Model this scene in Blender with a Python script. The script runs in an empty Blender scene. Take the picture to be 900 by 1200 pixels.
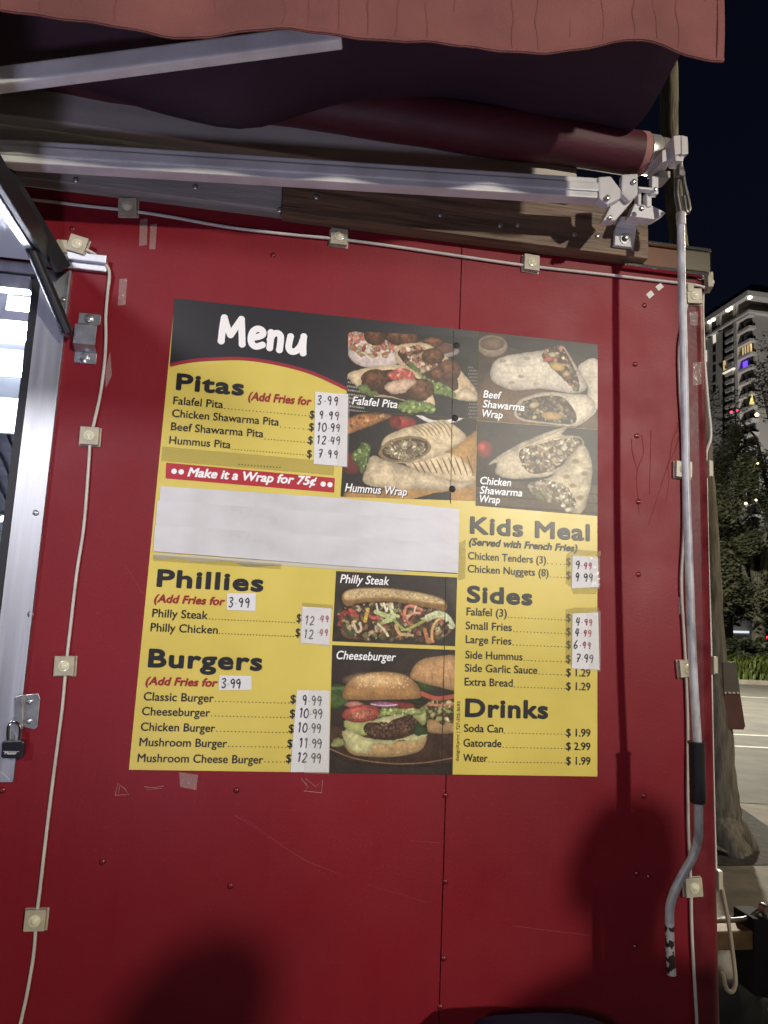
import bpy, bmesh, math, random
import numpy as np
from mathutils import Vector, Matrix

rnd = random.Random(7)
scene = bpy.context.scene
col = scene.collection

# ------------------------------------------------------------------ camera, sky, light, exposure
Z0 = 1.3
CAM = np.array([.2349, -1.4948, .3033 + Z0])
PITCH, YAW, ROLL, FPX = .1481, .1536, .0442, 850.0
_ca, _sa, _cb, _sb, _cc, _sc = (math.cos(PITCH), math.sin(PITCH), math.cos(YAW), math.sin(YAW),
                                math.cos(ROLL), math.sin(ROLL))
FW = np.array([_sb*_ca, _cb*_ca, _sa]); _r = np.array([_cb, -_sb, 0.0]); _u = np.cross(_r, FW)
RT = _cc*_r + _sc*_u; UP = -_sc*_r + _cc*_u

cam_data = bpy.data.cameras.new('camera'); cam = bpy.data.objects.new('camera', cam_data)
col.objects.link(cam); scene.camera = cam
cam_data.sensor_fit = 'VERTICAL'; cam_data.sensor_height = 24.0; cam_data.sensor_width = 18.0
cam_data.lens = 24.0*FPX/1200.0
cam_data.clip_start = .02; cam_data.clip_end = 3000
M = Matrix(((RT[0], UP[0], -FW[0], CAM[0]), (RT[1], UP[1], -FW[1], CAM[1]),
            (RT[2], UP[2], -FW[2], CAM[2]), (0, 0, 0, 1)))
cam.matrix_world = M

world = bpy.data.worlds.new('World'); scene.world = world; world.use_nodes = True
wn = world.node_tree.nodes; wl = world.node_tree.links
bg = wn['Background']
tc = wn.new('ShaderNodeTexCoord'); sx = wn.new('ShaderNodeSeparateXYZ'); rp = wn.new('ShaderNodeValToRGB')
wl.new(tc.outputs['Generated'], sx.inputs[0]); wl.new(sx.outputs['Z'], rp.inputs[0])
rp.color_ramp.elements[0].position = .0; rp.color_ramp.elements[0].color = (.0040, .005, .010, 1)
rp.color_ramp.elements[1].position = .8; rp.color_ramp.elements[1].color = (.0011, .0018, .0050, 1)
wl.new(rp.outputs[0], bg.inputs['Color']); bg.inputs['Strength'].default_value = 1.0

vs = scene.view_settings
vs.view_transform = 'Standard'; vs.look = 'None'; vs.exposure = 0.0; vs.gamma = 1.0
vs.use_curve_mapping = False
scene.cycles.max_bounces = 6
scene.cycles.sample_clamp_indirect = 4.0

# lamps: the numbers here, the lamp bodies further down
KEY_POS = (5.0, -10.0, 4.6);   KEY_AIM = (.60, 0, 2.06); KEY_W = 3250
FILL_POS = (-4.2, -9.5, 5.0); FILL_AIM = (.60, 0, 2.0);   FILL_W = 1750
COOL_POS = (-.25, -1.95, .5);  COOL_AIM = (.25, -.1, 2.75);  COOL_W = 72
INSIDE_STRENGTH = 110.0
STREET_W = 9000

# ------------------------------------------------------------------ helpers
def ray(x, y): return (x-450)/FPX*RT - (y-600)/FPX*UP + FW
def at(x, y, Y=0.0):
    """point of the plane y=Y that the photograph shows at pixel (x, y) of 900 x 1200"""
    d = ray(x, y); p = CAM + d*((Y-CAM[1])/d[1]); return Vector(p)
def gr(x, y, Z=0.0):
    d = ray(x, y); return Vector(CAM + d*((Z-CAM[2])/d[2]))
def far(x, y, D):
    d = ray(x, y); return Vector(CAM + d*(D/math.hypot(d[0], d[1])))
def lin(r, g, b, k=1.0):
    f = lambda c: (c/255/12.92 if c/255 <= .04045 else ((c/255+.055)/1.055)**2.4)*k
    return (f(r), f(g), f(b), 1)

MATS = {}
def mat(name, base, rough=.5, metal=0.0, var=0.0, vscale=8.0, bump=0.0, bscale=40.0, stretch=(1, 1, 1),
        spec=.5, coat=0.0, rvar=0.0, dark=None, emit=None, estr=0.0):
    if name in MATS: return MATS[name]
    m = bpy.data.materials.new(name); m.use_nodes = True
    n = m.node_tree.nodes; l = m.node_tree.links; b = n['Principled BSDF']
    base = tuple(base[:3]) + (1,)
    b.inputs['Base Color'].default_value = base; b.inputs['Roughness'].default_value = rough
    b.inputs['Metallic'].default_value = metal; b.inputs['Specular IOR Level'].default_value = spec
    b.inputs['Coat Weight'].default_value = coat
    if emit: b.inputs['Emission Color'].default_value = tuple(emit[:3])+(1,); b.inputs['Emission Strength'].default_value = estr
    if var or bump or rvar:
        t = n.new('ShaderNodeTexCoord'); mp = n.new('ShaderNodeMapping')
        l.new(t.outputs['Object'], mp.inputs[0]); mp.inputs['Scale'].default_value = stretch
        nz = n.new('ShaderNodeTexNoise'); nz.inputs['Scale'].default_value = vscale; nz.inputs['Detail'].default_value = 6
        l.new(mp.outputs[0], nz.inputs['Vector'])
        if var:
            mx = n.new('ShaderNodeMix'); mx.data_type = 'RGBA'
            d = dark if dark else tuple(c*(1-var) for c in base[:3])
            mx.inputs[6].default_value = tuple(d[:3])+(1,)
            mx.inputs[7].default_value = tuple(min(1, c*(1+var*.5)) for c in base[:3])+(1,)
            rr = n.new('ShaderNodeValToRGB'); rr.color_ramp.elements[0].position = .33; rr.color_ramp.elements[1].position = .67
            l.new(nz.outputs[0], rr.inputs[0]); l.new(rr.outputs[0], mx.inputs[0]); l.new(mx.outputs[2], b.inputs['Base Color'])
        if rvar:
            mr = n.new('ShaderNodeMapRange'); mr.inputs[1].default_value = .3; mr.inputs[2].default_value = .7
            mr.inputs[3].default_value = max(.02, rough-rvar); mr.inputs[4].default_value = min(1, rough+rvar)
            l.new(nz.outputs[0], mr.inputs[0]); l.new(mr.outputs[0], b.inputs['Roughness'])
        if bump:
            n2 = n.new('ShaderNodeTexNoise'); n2.inputs['Scale'].default_value = bscale; n2.inputs['Detail'].default_value = 4
            l.new(mp.outputs[0], n2.inputs['Vector'])
            bp = n.new('ShaderNodeBump'); bp.inputs['Strength'].default_value = bump; bp.inputs['Distance'].default_value = .01
            l.new(n2.outputs[0], bp.inputs['Height']); l.new(bp.outputs[0], b.inputs['Normal'])
    MATS[name] = m
    return m

def tag(o, label=None, cat=None, group=None, kind=None):
    if label: o['label'] = label
    if cat: o['category'] = cat
    if group: o['group'] = group
    if kind: o['kind'] = kind
    return o
def thing(name, loc, label, cat, group=None):
    o = bpy.data.objects.new(name, None); col.objects.link(o); o.location = loc
    o.empty_display_size = .05
    return tag(o, label, cat, group)
def wloc(o):
    v = Vector((0, 0, 0))
    while o is not None:
        v += o.location; o = o.parent
    return v

class MB:
    """collects shapes in world coordinates, then links them as ONE mesh object"""
    def __init__(s): s.v = []; s.f = []
    def add(s, vs, fs):
        n = len(s.v); s.v += [tuple(p) for p in vs]; s.f += [tuple(i+n for i in f) for f in fs]; return s
    def box(s, c, size, rot=None):
        hx, hy, hz = size[0]/2, size[1]/2, size[2]/2
        vs = [Vector((x*hx, y*hy, z*hz)) for x in (-1, 1) for y in (-1, 1) for z in (-1, 1)]
        if rot is not None: vs = [rot @ v for v in vs]
        c = Vector(c)
        return s.add([c+v for v in vs], [(0, 1, 3, 2), (4, 6, 7, 5), (0, 4, 5, 1), (2, 3, 7, 6), (0, 2, 6, 4), (1, 5, 7, 3)])
    def span(s, lo, hi):
        return s.box([(a+b)/2 for a, b in zip(lo, hi)], [abs(b-a) for a, b in zip(lo, hi)])
    def prism(s, poly, d):
        """poly: list of 3D points (one planar ring), d: extrusion vector"""
        n = len(poly); d = Vector(d); p = [Vector(q) for q in poly]
        return s.add(p+[q+d for q in p], [tuple(range(n-1, -1, -1)), tuple(range(n, 2*n))] +
                     [(i, (i+1) % n, n+(i+1) % n, n+i) for i in range(n)])
    def pxprism(s, pts, Yfront, Yback):
        """outline read at photo pixels on plane Yfront, extruded straight back to Yback"""
        return s.prism([at(x, y, Yfront) for x, y in pts], (0, Yback-Yfront, 0))
    def tube(s, pts, r, n=8, flat=None, cap=True):
        pts = [Vector(p) for p in pts]; k = len(pts)
        rs = r if isinstance(r, (list, tuple)) else [r]*k
        vs = []; prev = None
        for i, p in enumerate(pts):
            t = (pts[min(i+1, k-1)]-pts[max(i-1, 0)])
            t = t.normalized() if t.length > 1e-9 else Vector((0, 0, 1))
            if prev is None:
                a = Vector((0, 1, 0)) if abs(t.y) < .9 else Vector((1, 0, 0))
            else: a = prev
            a = (a - t*a.dot(t)); a = a.normalized() if a.length > 1e-6 else t.orthogonal().normalized()
            b = t.cross(a); prev = a
            for j in range(n):
                w = 2*math.pi*j/n
                q = a*math.cos(w)*rs[i]*(flat if flat else 1) + b*math.sin(w)*rs[i]
                vs.append(p+q)
        fs = [(i*n+j, i*n+(j+1) % n, (i+1)*n+(j+1) % n, (i+1)*n+j) for i in range(k-1) for j in range(n)]
        if cap: fs += [tuple(range(n-1, -1, -1)), tuple((k-1)*n+j for j in range(n))]
        return s.add(vs, fs)
    def beam(s, a, b, w, h):
        """rectangular bar from a to b, w across, h upright"""
        a = Vector(a); b = Vector(b); t = (b-a).normalized(); sd = t.cross(Vector((0, 0, 1))).normalized(); up = sd.cross(t)
        ring = lambda p: [p+sd*w/2+up*h/2, p-sd*w/2+up*h/2, p-sd*w/2-up*h/2, p+sd*w/2-up*h/2]
        return s.add(ring(a)+ring(b), [(0, 1, 2, 3), (7, 6, 5, 4)]+[(i, i+4, (i+1) % 4+4, (i+1) % 4) for i in range(4)])
    def disc(s, c, r, ax, depth, n=14, dome=0.0):
        """short cylinder from c along axis ax, optionally with a dome"""
        ax = Vector(ax).normalized(); a = ax.orthogonal().normalized(); b = ax.cross(a); c = Vector(c)
        rows = [(r, 0), (r, depth*.75), (r*.86, depth)]
        if dome: rows += [(r*.6, depth+dome*.7), (r*.25, depth+dome)]
        vs = [c+ax*h+(a*math.cos(2*math.pi*j/n)+b*math.sin(2*math.pi*j/n))*q for q, h in rows for j in range(n)]
        k = len(rows)
        fs = [(i*n+j, i*n+(j+1) % n, (i+1)*n+(j+1) % n, (i+1)*n+j) for i in range(k-1) for j in range(n)]
        fs += [tuple(range(n-1, -1, -1)), tuple((k-1)*n+j for j in range(n))]
        return s.add(vs, fs)
    def build(s, name, m, parent=None, smooth=False, bevel=0.0, label=None):
        me = bpy.data.meshes.new(name); off = wloc(parent) if parent else Vector((0, 0, 0))
        me.from_pydata([tuple(Vector(v)-off) for v in s.v], [], s.f); me.validate(); me.update()
        bm = bmesh.new(); bm.from_mesh(me); bmesh.ops.recalc_face_normals(bm, faces=bm.faces[:])
        if bevel: bmesh.ops.bevel(bm, geom=[e for e in bm.edges if len(e.link_faces) == 2 and e.calc_face_angle(0) > .6],
                                  offset=bevel, segments=2, affect='EDGES', profile=.6, clamp_overlap=True)
        bm.to_mesh(me); bm.free()
        me.materials.append(m)
        if smooth:
            for p in me.polygons: p.use_smooth = True
            try: me.set_sharp_from_angle(angle=math.radians(40))
            except Exception: pass
        o = bpy.data.objects.new(name, me); col.objects.link(o)
        if parent: o.parent = parent
        if label: o['label'] = label
        return o
def smooth_path(pts, n=6, closed=False):
    P = [np.array(p, float) for p in pts]; out = []; k = len(P)
    for i in range(k if closed else k-1):
        if closed: p0, p1, p2, p3 = P[i-1], P[i], P[(i+1) % k], P[(i+2) % k]
        else: p0, p1, p2, p3 = P[max(i-1, 0)], P[i], P[i+1], P[min(i+2, k-1)]
        for j in range(n):
            t = j/n
            out.append(.5*(2*p1+(p2-p0)*t+(2*p0-5*p1+4*p2-p3)*t*t+(3*p1-p0-3*p2+p3)*t**3))
    if not closed: out.append(P[-1])
    return out
def copy_tree(o, d=Vector((0, 0, 0)), parent=None):
    c = o.copy(); col.objects.link(c); c.parent = parent
    if parent is None: c.location = o.location + d
    for ch in list(o.children): copy_tree(ch, d, c)
    return c
# ------------------------------------------------------------------ materials
def red_paint():
    m = bpy.data.materials.new('red_paint'); m.use_nodes = True; n = m.node_tree.nodes; l = m.node_tree.links; b = n['Principled BSDF']
    b.inputs['Specular IOR Level'].default_value = .26
    tc = n.new('ShaderNodeTexCoord')
    def noise(scale, st=(1, 1, 1), det=5, lo=.35, hi=.65):
        mp = n.new('ShaderNodeMapping'); mp.inputs['Scale'].default_value = st; l.new(tc.outputs['Object'], mp.inputs[0])
        t = n.new('ShaderNodeTexNoise'); t.inputs['Scale'].default_value = scale; t.inputs['Detail'].default_value = det; l.new(mp.outputs[0], t.inputs['Vector'])
        r = n.new('ShaderNodeMapRange'); r.inputs[1].default_value = lo; r.inputs[2].default_value = hi; l.new(t.outputs[0], r.inputs[0]); return r.outputs[0], t.outputs[0]
    def mixc(fac, c1, c2, amt):
        mu = n.new('ShaderNodeMath'); mu.operation = 'MULTIPLY'; mu.inputs[1].default_value = amt; l.new(fac, mu.inputs[0])
        mx = n.new('ShaderNodeMix'); mx.data_type = 'RGBA'; l.new(mu.outputs[0], mx.inputs[0])
        if isinstance(c1, tuple): mx.inputs[6].default_value = c1+(1,)
        else: l.new(c1, mx.inputs[6])
        mx.inputs[7].default_value = c2+(1,); return mx.outputs[2]
    big, big_raw = noise(1.7, det=7); streak, _ = noise(3.0, (14, 14, .7), 6, .5, .75); dust, _ = noise(150, (1, 1, 1), 3, .64, .72); patch, _ = noise(4.5, (1, 1, 1), 9, .55, .72); scr, _ = noise(9, (1.2, 1, 22), 8, .66, .74)
    c = mixc(big, (.215, .0086, .0165), (.165, .0062, .0135), .9)
    c = mixc(streak, c, (.14, .006, .012), .18); c = mixc(patch, c, (.26, .016, .024), .3); c = mixc(scr, c, (.30, .04, .05), .3); c = mixc(dust, c, (.32, .08, .07), .2)
    l.new(c, b.inputs['Base Color'])
    r = n.new('ShaderNodeMapRange'); r.inputs[1].default_value = .3; r.inputs[2].default_value = .7; r.inputs[3].default_value = .38; r.inputs[4].default_value = .56
    _, pr = noise(6, det=8); l.new(pr, r.inputs[0]); l.new(r.outputs[0], b.inputs['Roughness'])
    _, h1 = noise(2.6, (1, 1, .6), 2); _, h2 = noise(190, det=2)
    b1 = n.new('ShaderNodeBump'); b1.inputs['Strength'].default_value = .35; b1.inputs['Distance'].default_value = .03; l.new(h1, b1.inputs['Height'])
    b2 = n.new('ShaderNodeBump'); b2.inputs['Strength'].default_value = .03; b2.inputs['Distance'].default_value = .01; l.new(h2, b2.inputs['Height']); l.new(b1.outputs[0], b2.inputs['Normal']); l.new(b2.outputs[0], b.inputs['Normal'])
    return m
RED = red_paint()
RED2 = mat('red_trim_paint', (.125, .008, .015), .42, var=.3, vscale=18, bump=.05, bscale=60, rvar=.1, spec=.3)
ALU = mat('brushed_aluminium', (.62, .63, .66), .42, 1.0, var=.12, vscale=9, bump=.02, bscale=60, stretch=(9, 9, .25), rvar=.05)
STEEL = mat('zinc_steel', (.55, .56, .57), .3, .9, var=.25, vscale=40)
CHROME = mat('chrome', (.8, .8, .82), .12, 1.0)
WHITEP = mat('white_powder_coat', (.70, .685, .67), .42, var=.2, vscale=11, bump=.04, rvar=.1)
RUBBER = mat('black_rubber', (.018, .018, .022), .5, var=.2)
BLACKP = mat('black_plastic', (.016, .016, .02), .38, bump=.05, bscale=90)
CREAM = mat('cream_plastic', (.46, .41, .30), .4, var=.15, vscale=60)
LENS = mat('led_lens', (.75, .72, .5), .15, coat=.6)
CORD = mat('cream_cable', (.60, .56, .50), .5, var=.15, vscale=30)
TAPE = None
def glassy(name, colr, alpha, rough=.15, bmp=.5):
    m = bpy.data.materials.new(name); m.use_nodes = True; b = m.node_tree.nodes['Principled BSDF']
    b.inputs['Base Color'].default_value = tuple(colr)+(1,); b.inputs['Alpha'].default_value = alpha
    b.inputs['Roughness'].default_value = rough
    n = m.node_tree.nodes; l = m.node_tree.links
    t = n.new('ShaderNodeTexNoise'); t.inputs['Scale'].default_value = 90; bp = n.new('ShaderNodeBump'); bp.inputs['Strength'].default_value = bmp
    bp.inputs['Distance'].default_value = .004
    tc = n.new('ShaderNodeTexCoord'); l.new(tc.outputs['Object'], t.inputs['Vector']); l.new(t.outputs[0], bp.inputs['Height']); l.new(bp.outputs[0], b.inputs['Normal'])
    return m
TAPE = glassy('clear_tape', (.8, .78, .7), .1)
YTAPE = glassy('yellowed_tape', (.46, .39, .12), .2, .25, .15)
# ------------------------------------------------------------------ ground, road, pavement
def sheet(name, pts, z, m, kind='structure'):
    b = MB(); b.add([(p[0], p[1], z) for p in pts], [tuple(range(len(pts)))]); o = b.build(name, m); tag(o, kind=kind); return o
CONC = mat('plaza_concrete', (.21, .19, .15), .8, var=.3, vscale=5, bump=.4, bscale=60)
ASPH = mat('road_asphalt', (.14, .135, .115), .8, var=.25, vscale=2.2, bump=.35, bscale=70)
MULCH = mat('dark_mulch', (.05, .045, .04), .9, var=.5, vscale=14, bump=.8, bscale=25)
PAINTW = mat('road_paint', (.62, .6, .52), .6, var=.15, vscale=9)
GRASSG = mat('verge_soil', (.05, .06, .025), .9, var=.4)
rd = (gr(900, 803)-gr(857, 801)); rd.z = 0; rd.normalize(); rn = Vector((-rd.y, rd.x, 0))
if rn.y < 0: rn = -rn
P0 = gr(868, 941)
def along(off, a, z=0): q = P0+rd*a+rn*off; return (q.x, q.y, z)
def off_of(px, py): return (gr(px, py)-P0).dot(rn)
W_FAR = off_of(868, 802)
def strip(o0, o1, a0=-70, a1=70): return [along(o0, a0), along(o0, a1), along(o1, a1), along(o1, a0)]
b = MB(); b.add([(-1500, -1500, 0), (1500, -1500, 0), (1500, 1500, 0), (-1500, 1500, 0)], [(0, 1, 2, 3)])
tag(b.build('ground', CONC), kind='structure')
sheet('road', strip(0, W_FAR), .004, ASPH)
for n_, (a, w) in enumerate(((off_of(868, 876), .12), (off_of(868, 862), .12), (off_of(868, 817), .14))):
    sheet('road_marking', strip(a, a+w), .008, PAINTW)
sheet('tree_pit', [gr(800, 1016), gr(900, 1014), gr(960, 1012), gr(960, 990), gr(900, 969), gr(866, 945), gr(800, 945)], .004, MULCH)
KERB = mat('kerb_concrete', (.38, .35, .28), .8, var=.2, vscale=6, bump=.3)
b = MB(); b.prism([along(W_FAR, -70, 0), along(W_FAR, 70, 0), along(W_FAR+.5, 70, 0), along(W_FAR+.5, -70, 0)], (0, 0, .14))
tag(b.build('kerb', KERB, bevel=.02), kind='structure')
b = MB(); b.prism([along(W_FAR+.5, -70, .0), along(W_FAR+.5, 70, .0), along(W_FAR+9, 70, .0), along(W_FAR+9, -70, .0)], (0, 0, .12))
tag(b.build('verge', GRASSG), kind='structure')

# ------------------------------------------------------------------ trailer shell
XC, XL, DEP = 1.225, -2.9, 2.05        # right corner, left end, depth
ZB, ZT = .5, 2.46
WX0, WX1, WZ0, WZ1 = -2.3, -.232, 1.30, 2.262   # serving window opening
tr = thing('food_trailer', (0, 1.0, 0), 'red painted food trailer with a serving window and a menu fixed to its wall', 'food trailer')
SX = .618
b = MB()
b.span((WX1, 0, ZB), (SX-.0012, .03, ZT)); b.span((XL, 0, WZ1), (WX1-.0005, .03, ZT)); b.span((XL, 0, ZB), (WX1-.0005, .03, WZ0)); b.span((XL, 0, WZ0), (WX0, .03, WZ1))
b.build('wall_panel', RED, tr)
b = MB(); b.span((SX+.0012, 0, ZB), (XC-.03, .03, ZT)); b.build('wall_panel', RED, tr)
b = MB(); b.span((SX-.01, .004, ZB), (SX+.01, .034, ZT)); b.build('panel_seam', mat('dark_seam', (.03, .004, .006), .7), tr)
b = MB(); R = .034
ring = [(XC-R+R*math.sin(w), R-R*math.cos(w)) for w in np.linspace(0, math.pi/2, 9)]
ring += [(XC-.002, .06), (XC-R, .06)]
b.prism([(x, y-.002, ZB-.02) for x, y in ring], (0, 0, ZT-ZB+.0))
b.span((XC-.075, -.0018, ZB), (XC-.033, .002, ZT-.02))
b.build('corner_trim', RED2, tr, smooth=True)
b = MB(); b.span((XC-.032, .062, ZB), (XC-.004, DEP, ZT)); b.build('end_wall', RED, tr)
b = MB(); b.span((XL-.05, .07, ZT+.004), (XC-.06, DEP+.02, ZT+.05)); b.build('roof', mat('roof_sheet', (.5, .5, .5), .5, .3), tr)
b = MB(); b.span((XL, .05, ZB-.1), (XC-.04, DEP, ZB-.004)); b.build('chassis', mat('chassis_black', (.02, .02, .02), .6), tr)
INS = mat('inside_white', (.72, .74, .78), .35, var=.06, vscale=5)
b = MB(); b.span((XL, DEP-.03, ZB), (XC-.05, DEP, ZT)); b.span((XL, .035, ZB), (XL+.03, DEP-.035, ZT)); b.span((.9, .035, ZB), (.93, DEP-.035, ZT))
b.span((XL+.035, .031, WZ1+.002), (.895, .0345, ZT-.031)); b.span((WX1+.004, .031, ZB+.031), (.895, .0345, WZ1-.002)); b.span((XL+.035, .031, ZB+.031), (WX1, .0345, WZ0-.004)); b.span((XL+.035, .035, ZT-.03), (.895, DEP-.035, ZT-.004)); b.span((XL+.035, .035, ZB), (.895, DEP-.035, ZB+.03)); b.build('interior_lining', INS, tr)
# rear crinkled splashback, shelf, hood
FOIL = mat('crinkled_foil', (.78, .80, .84), .3, .35, bump=1.0, bscale=14)
b = MB(); b.span((XL+.05, DEP-.05, 1.1), (.8, DEP-.034, 1.93)); b.build('splashback', FOIL, tr)
b = MB(); b.span((-2.0, 1.05, 2.17), (.2, 1.07, 2.29)); b.span((-2.0, 1.074, 2.275), (.2, DEP-.06, 2.29)); hood = b.build('exhaust_hood', INS, tr)
b = MB(); DKM = mat('hood_filter', (.12, .12, .14), .35, .7, var=.4, vscale=20)
for i in range(44):
    x = -2.0+i*.05
    b.beam((x, 1.10, 2.19), (x, 1.55, 1.96), .028, .012)
b.prism([(-2, 1.10, 2.20), (.2, 1.10, 2.20), (.2, 1.56, 1.965), (-2, 1.56, 1.965)], (0, .01, .012))
b.build('filter', DKM, hood)
b = MB(); b.span((-2.2, 1.58, 1.925), (.3, DEP-.06, 1.955)); b.build('shelf', mat('steel_shelf', (.6, .61, .63), .3, .9), tr)
b = MB(); b.span((-2.2, .06, 1.2), (.3, .62, 1.235)); b.build('bounce_counter', INS, tr, bevel=.004)  # unseen white counter, added to bounce light up onto the hatch
# fluorescent fitting on the ceiling
b = MB(); b.span((-1.9, .4, ZT-.075), (.3, .56, ZT-.034)); b.span((-1.9, .94, ZT-.075), (.3, 1.02, ZT-.034)); lf = b.build('ceiling_light', INS, tr, bevel=.006)
b = MB(); b.span((-1.9, .10, 2.205), (-.24, .17, 2.228)); b.span((-1.2, .125, 2.228), (-1.17, .145, ZT-.034)); b.span((-.4, .125, 2.228), (-.37, .145, ZT-.034)); b.build('lamp_batten', INS, lf)
for yy, zz in ((.48, ZT-.1), (.98, ZT-.1), (.135, 2.188)):
    b = MB(); b.tube([(-1.85, yy, zz), (.25 if yy > .2 else -.25, yy, zz)], .013, 12)
    b.build('tube', mat('lit_tube', (.9, .9, .9), .5, emit=(.80, .86, 1.0), estr=INSIDE_STRENGTH), lf, smooth=True)
# window frame: right jamb, bottom rail with mitre, top hinge rail, gasket
b = MB(); fx0, fx1 = WX1-.03, WX1+.028
b.prism([(fx0, -.006, WZ0-.02), (fx1, -.006, WZ0-.02-.0), (fx1, -.006, WZ1+.02), (fx0, -.006, WZ1+.02)], (0, .0055, 0))
b.span((fx0, -.0005, WZ0+.005), (fx0+.004, .05, WZ1)); b.span((fx1-.004, -.012, WZ0-.02), (fx1, -.0065, WZ1+.02))
frame = b.build('window_frame', ALU, tr)
b = MB(); b.prism([(WX0, -.007, WZ0-.022), (fx1-.003, -.007, WZ0-.022), (fx0, -.007, WZ0+.024), (WX0, -.007, WZ0+.024)], (0, .006, 0)); b.build('sill_rail', ALU, frame)
b = MB(); b.span((fx0-.016, -.004, WZ0+.025), (fx0-.002, .04, WZ1+.005)); b.build('gasket', RUBBER, frame)
b = MB(); b.span((WX0, -.02, WZ1+.001), (fx0-.002, -.001, WZ1+.024)); b.span((WX0, -.012, WZ1-.03), (fx0-.018, .02, WZ1-.002)); b.build('head_rail', ALU, frame, bevel=.002)
b = MB(); p = at(97, 312); b.span((p.x-.045, -.012, p.z-.012), (p.x+.05, -.0005, p.z+.012)); b.span((p.x-.045, -.022, p.z+.002), (p.x+.05, -.0125, p.z+.02)); b.build('hinge_rail', ALU, frame, bevel=.002)
# hatch: raised flat over the opening
HZ = 2.285
b = MB(); b.span((WX0, -.92, HZ), (WX1-.035, -.03, HZ+.028)); hatch = b.build('hatch', mat('hatch_white', (.70, .71, .76), .35, var=.05), tr, bevel=.003)
b = MB(); b.span((WX1-.034, -.92, HZ-.012), (WX1-.017, -.03, HZ-.001)); b.span((WX0, -.95, HZ-.012), (WX1-.008, -.921, HZ+.03)); b.build('hatch_frame', ALU, hatch, bevel=.002)
b = MB(); b.span((WX1-.016, -.92, HZ-.010), (WX1-.004, -.03, HZ+.034)); b.build('edge_trim', RUBBER, hatch, bevel=.002)
# supports of the hatch
b = MB(); b.beam(at(74, 316, -.03), at(-14, 168, -.16), .012, .036); b.build('hatch_arm', BLACKP, tr, bevel=.002)
b = MB(); b.tube([at(79, 390, -.03), at(26, 266, -.115)], .0115, 12); gs = b.build('gas_strut', BLACKP, tr, smooth=True)
b = MB(); b.tube([at(27, 268, -.1155), at(-14, 170, -.18)], .004, 10); b.build('rod', CHROME, gs, smooth=True)
b = MB(); b.disc(at(79, 390, -.002), .012, (0, -1, 0), .03); b.build('pivot', STEEL, gs, smooth=True)
# screws in the wall: one mesh, copied
def screw_mesh():
    b = MB(); b.disc((0, 0, 0), .0058, (0, -1, 0), .0022, 12, .0016); b.span((-.0035, -.0042, -.0006), (.0035, -.0036, .0006)); return b
SCR_R = mat('painted_screw', (.16, .012, .018), .3, .3); scr = screw_mesh().build('screw', SCR_R, None, smooth=True)
first = True
def place_screw(p, parent, m=None):
    o = scr.copy(); col.objects.link(o); o.parent = parent; o.location = Vector(p)-wloc(parent)
    if m: o.data = m
    return o
bright = scr.data.copy(); bright.materials.clear(); bright.materials.append(STEEL)
for px, py in ((85, 268), (320, 299), (277, 926), (270, 1038), (522, 932), (522, 1033), (520, 1123), (744, 427), (746, 511), (748, 588), (748, 673), (755, 933), (747, 1024), (761, 1028), (3, 926), (755, 358), (120, 1010), (516, 1180), (745, 1110)):
    place_screw(at(px, py, 0), tr)
for px, py in ((42, 601), (74, 351), (36, 720)):
    place_screw(at(px, py, -.006), frame, bright)
# sheet metal hat bracket beside the frame
b = MB(); p = at(103, 396); w = .021
b.prism([(p.x-w, -.024, p.z-.022), (p.x+w, -.024, p.z-.022), (p.x+w, -.024, p.z+.018), (p.x-w, -.024, p.z+.018)], (0, .002, 0))
for zz, s in ((p.z+.018, 1), (p.z-.022, -1)):
    b.prism([(p.x-w, -.024, zz), (p.x+w, -.024, zz), (p.x+w, -.003, zz+.011*s), (p.x-w, -.003, zz+.011*s)], (0, .0015, .0005*s))
    b.span((p.x-w, -.003, zz+.011*s), (p.x+w, -.0003, zz+.033*s))
br = b.build('wall_bracket', STEEL, tr, bevel=.0008)
for s in (1, -1): o = place_screw((p.x-.001, -.003, p.z-.002+.042*s), br, bright); o.scale = (1.7, 1.5, 1.7)
# hasp
b = MB(); b.pxprism([(27, 814), (45, 813), (47, 819), (44, 852), (39, 855), (27, 852)], -.004, -.0004); b.pxprism([(17, 817), (26.5, 814), (26.5, 852), (19, 862), (17, 850)], -.016, -.004)
hs = b.build('hasp', STEEL, tr, bevel=.001)
for q in ((35, 822), (34, 845)): place_screw(at(*q, -.004), hs, bright)
# fascia boards, top cap, amber panel
WOODL = mat('grey_board', (.36, .33, .31), .6, var=.3, vscale=6, stretch=(.6, 6, 6), bump=.2)
WOODR = mat('stained_board', (.17, .105, .06), .55, var=.55, vscale=9, stretch=(.5, 6, 7), bump=.3, bscale=20)
zb = at(760, 303, -.04).z; xj = at(330, 240, -.04).x
b = MB(); b.span((xj+.001, -.04, zb), (at(760, 300, -.04).x, -.0005, zb+.135)); fb = b.build('fascia_board', WOODR, tr, bevel=.002)
zl = at(330, 250, -.03).z
b = MB(); b.span((XL, -.034, zl+.005), (xj-.001, -.0005, zl+.12)); fl = b.build('fascia_board', WOODL, tr, bevel=.002, label='grey weathered board')
for q in ((516, 252), (586, 264), (700, 277), (607, 264), (673, 275)): place_screw(at(*q, -.04), fb, bright)
for q in ((89, 211), (229, 219), (328, 246), (371, 231)): place_screw(at(*q, -.034 if q[0] < 329 else -.04), fl if q[0] < 329 else fb, bright)
xa = at(760, 300, -.04).x
zc0, zc1 = at(812, 321, -.02).z, at(812, 291, -.02).z
b = MB(); b.span((xa-.05, -.022, zc0), (XC-.012, -.0005, zc0+.007)); b.span((xa+.002, -.026, zc1-.005), (XC-.006, -.0005, zc1+.002)); b.build('cap_rail', CHROME, tr, bevel=.001)
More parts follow.
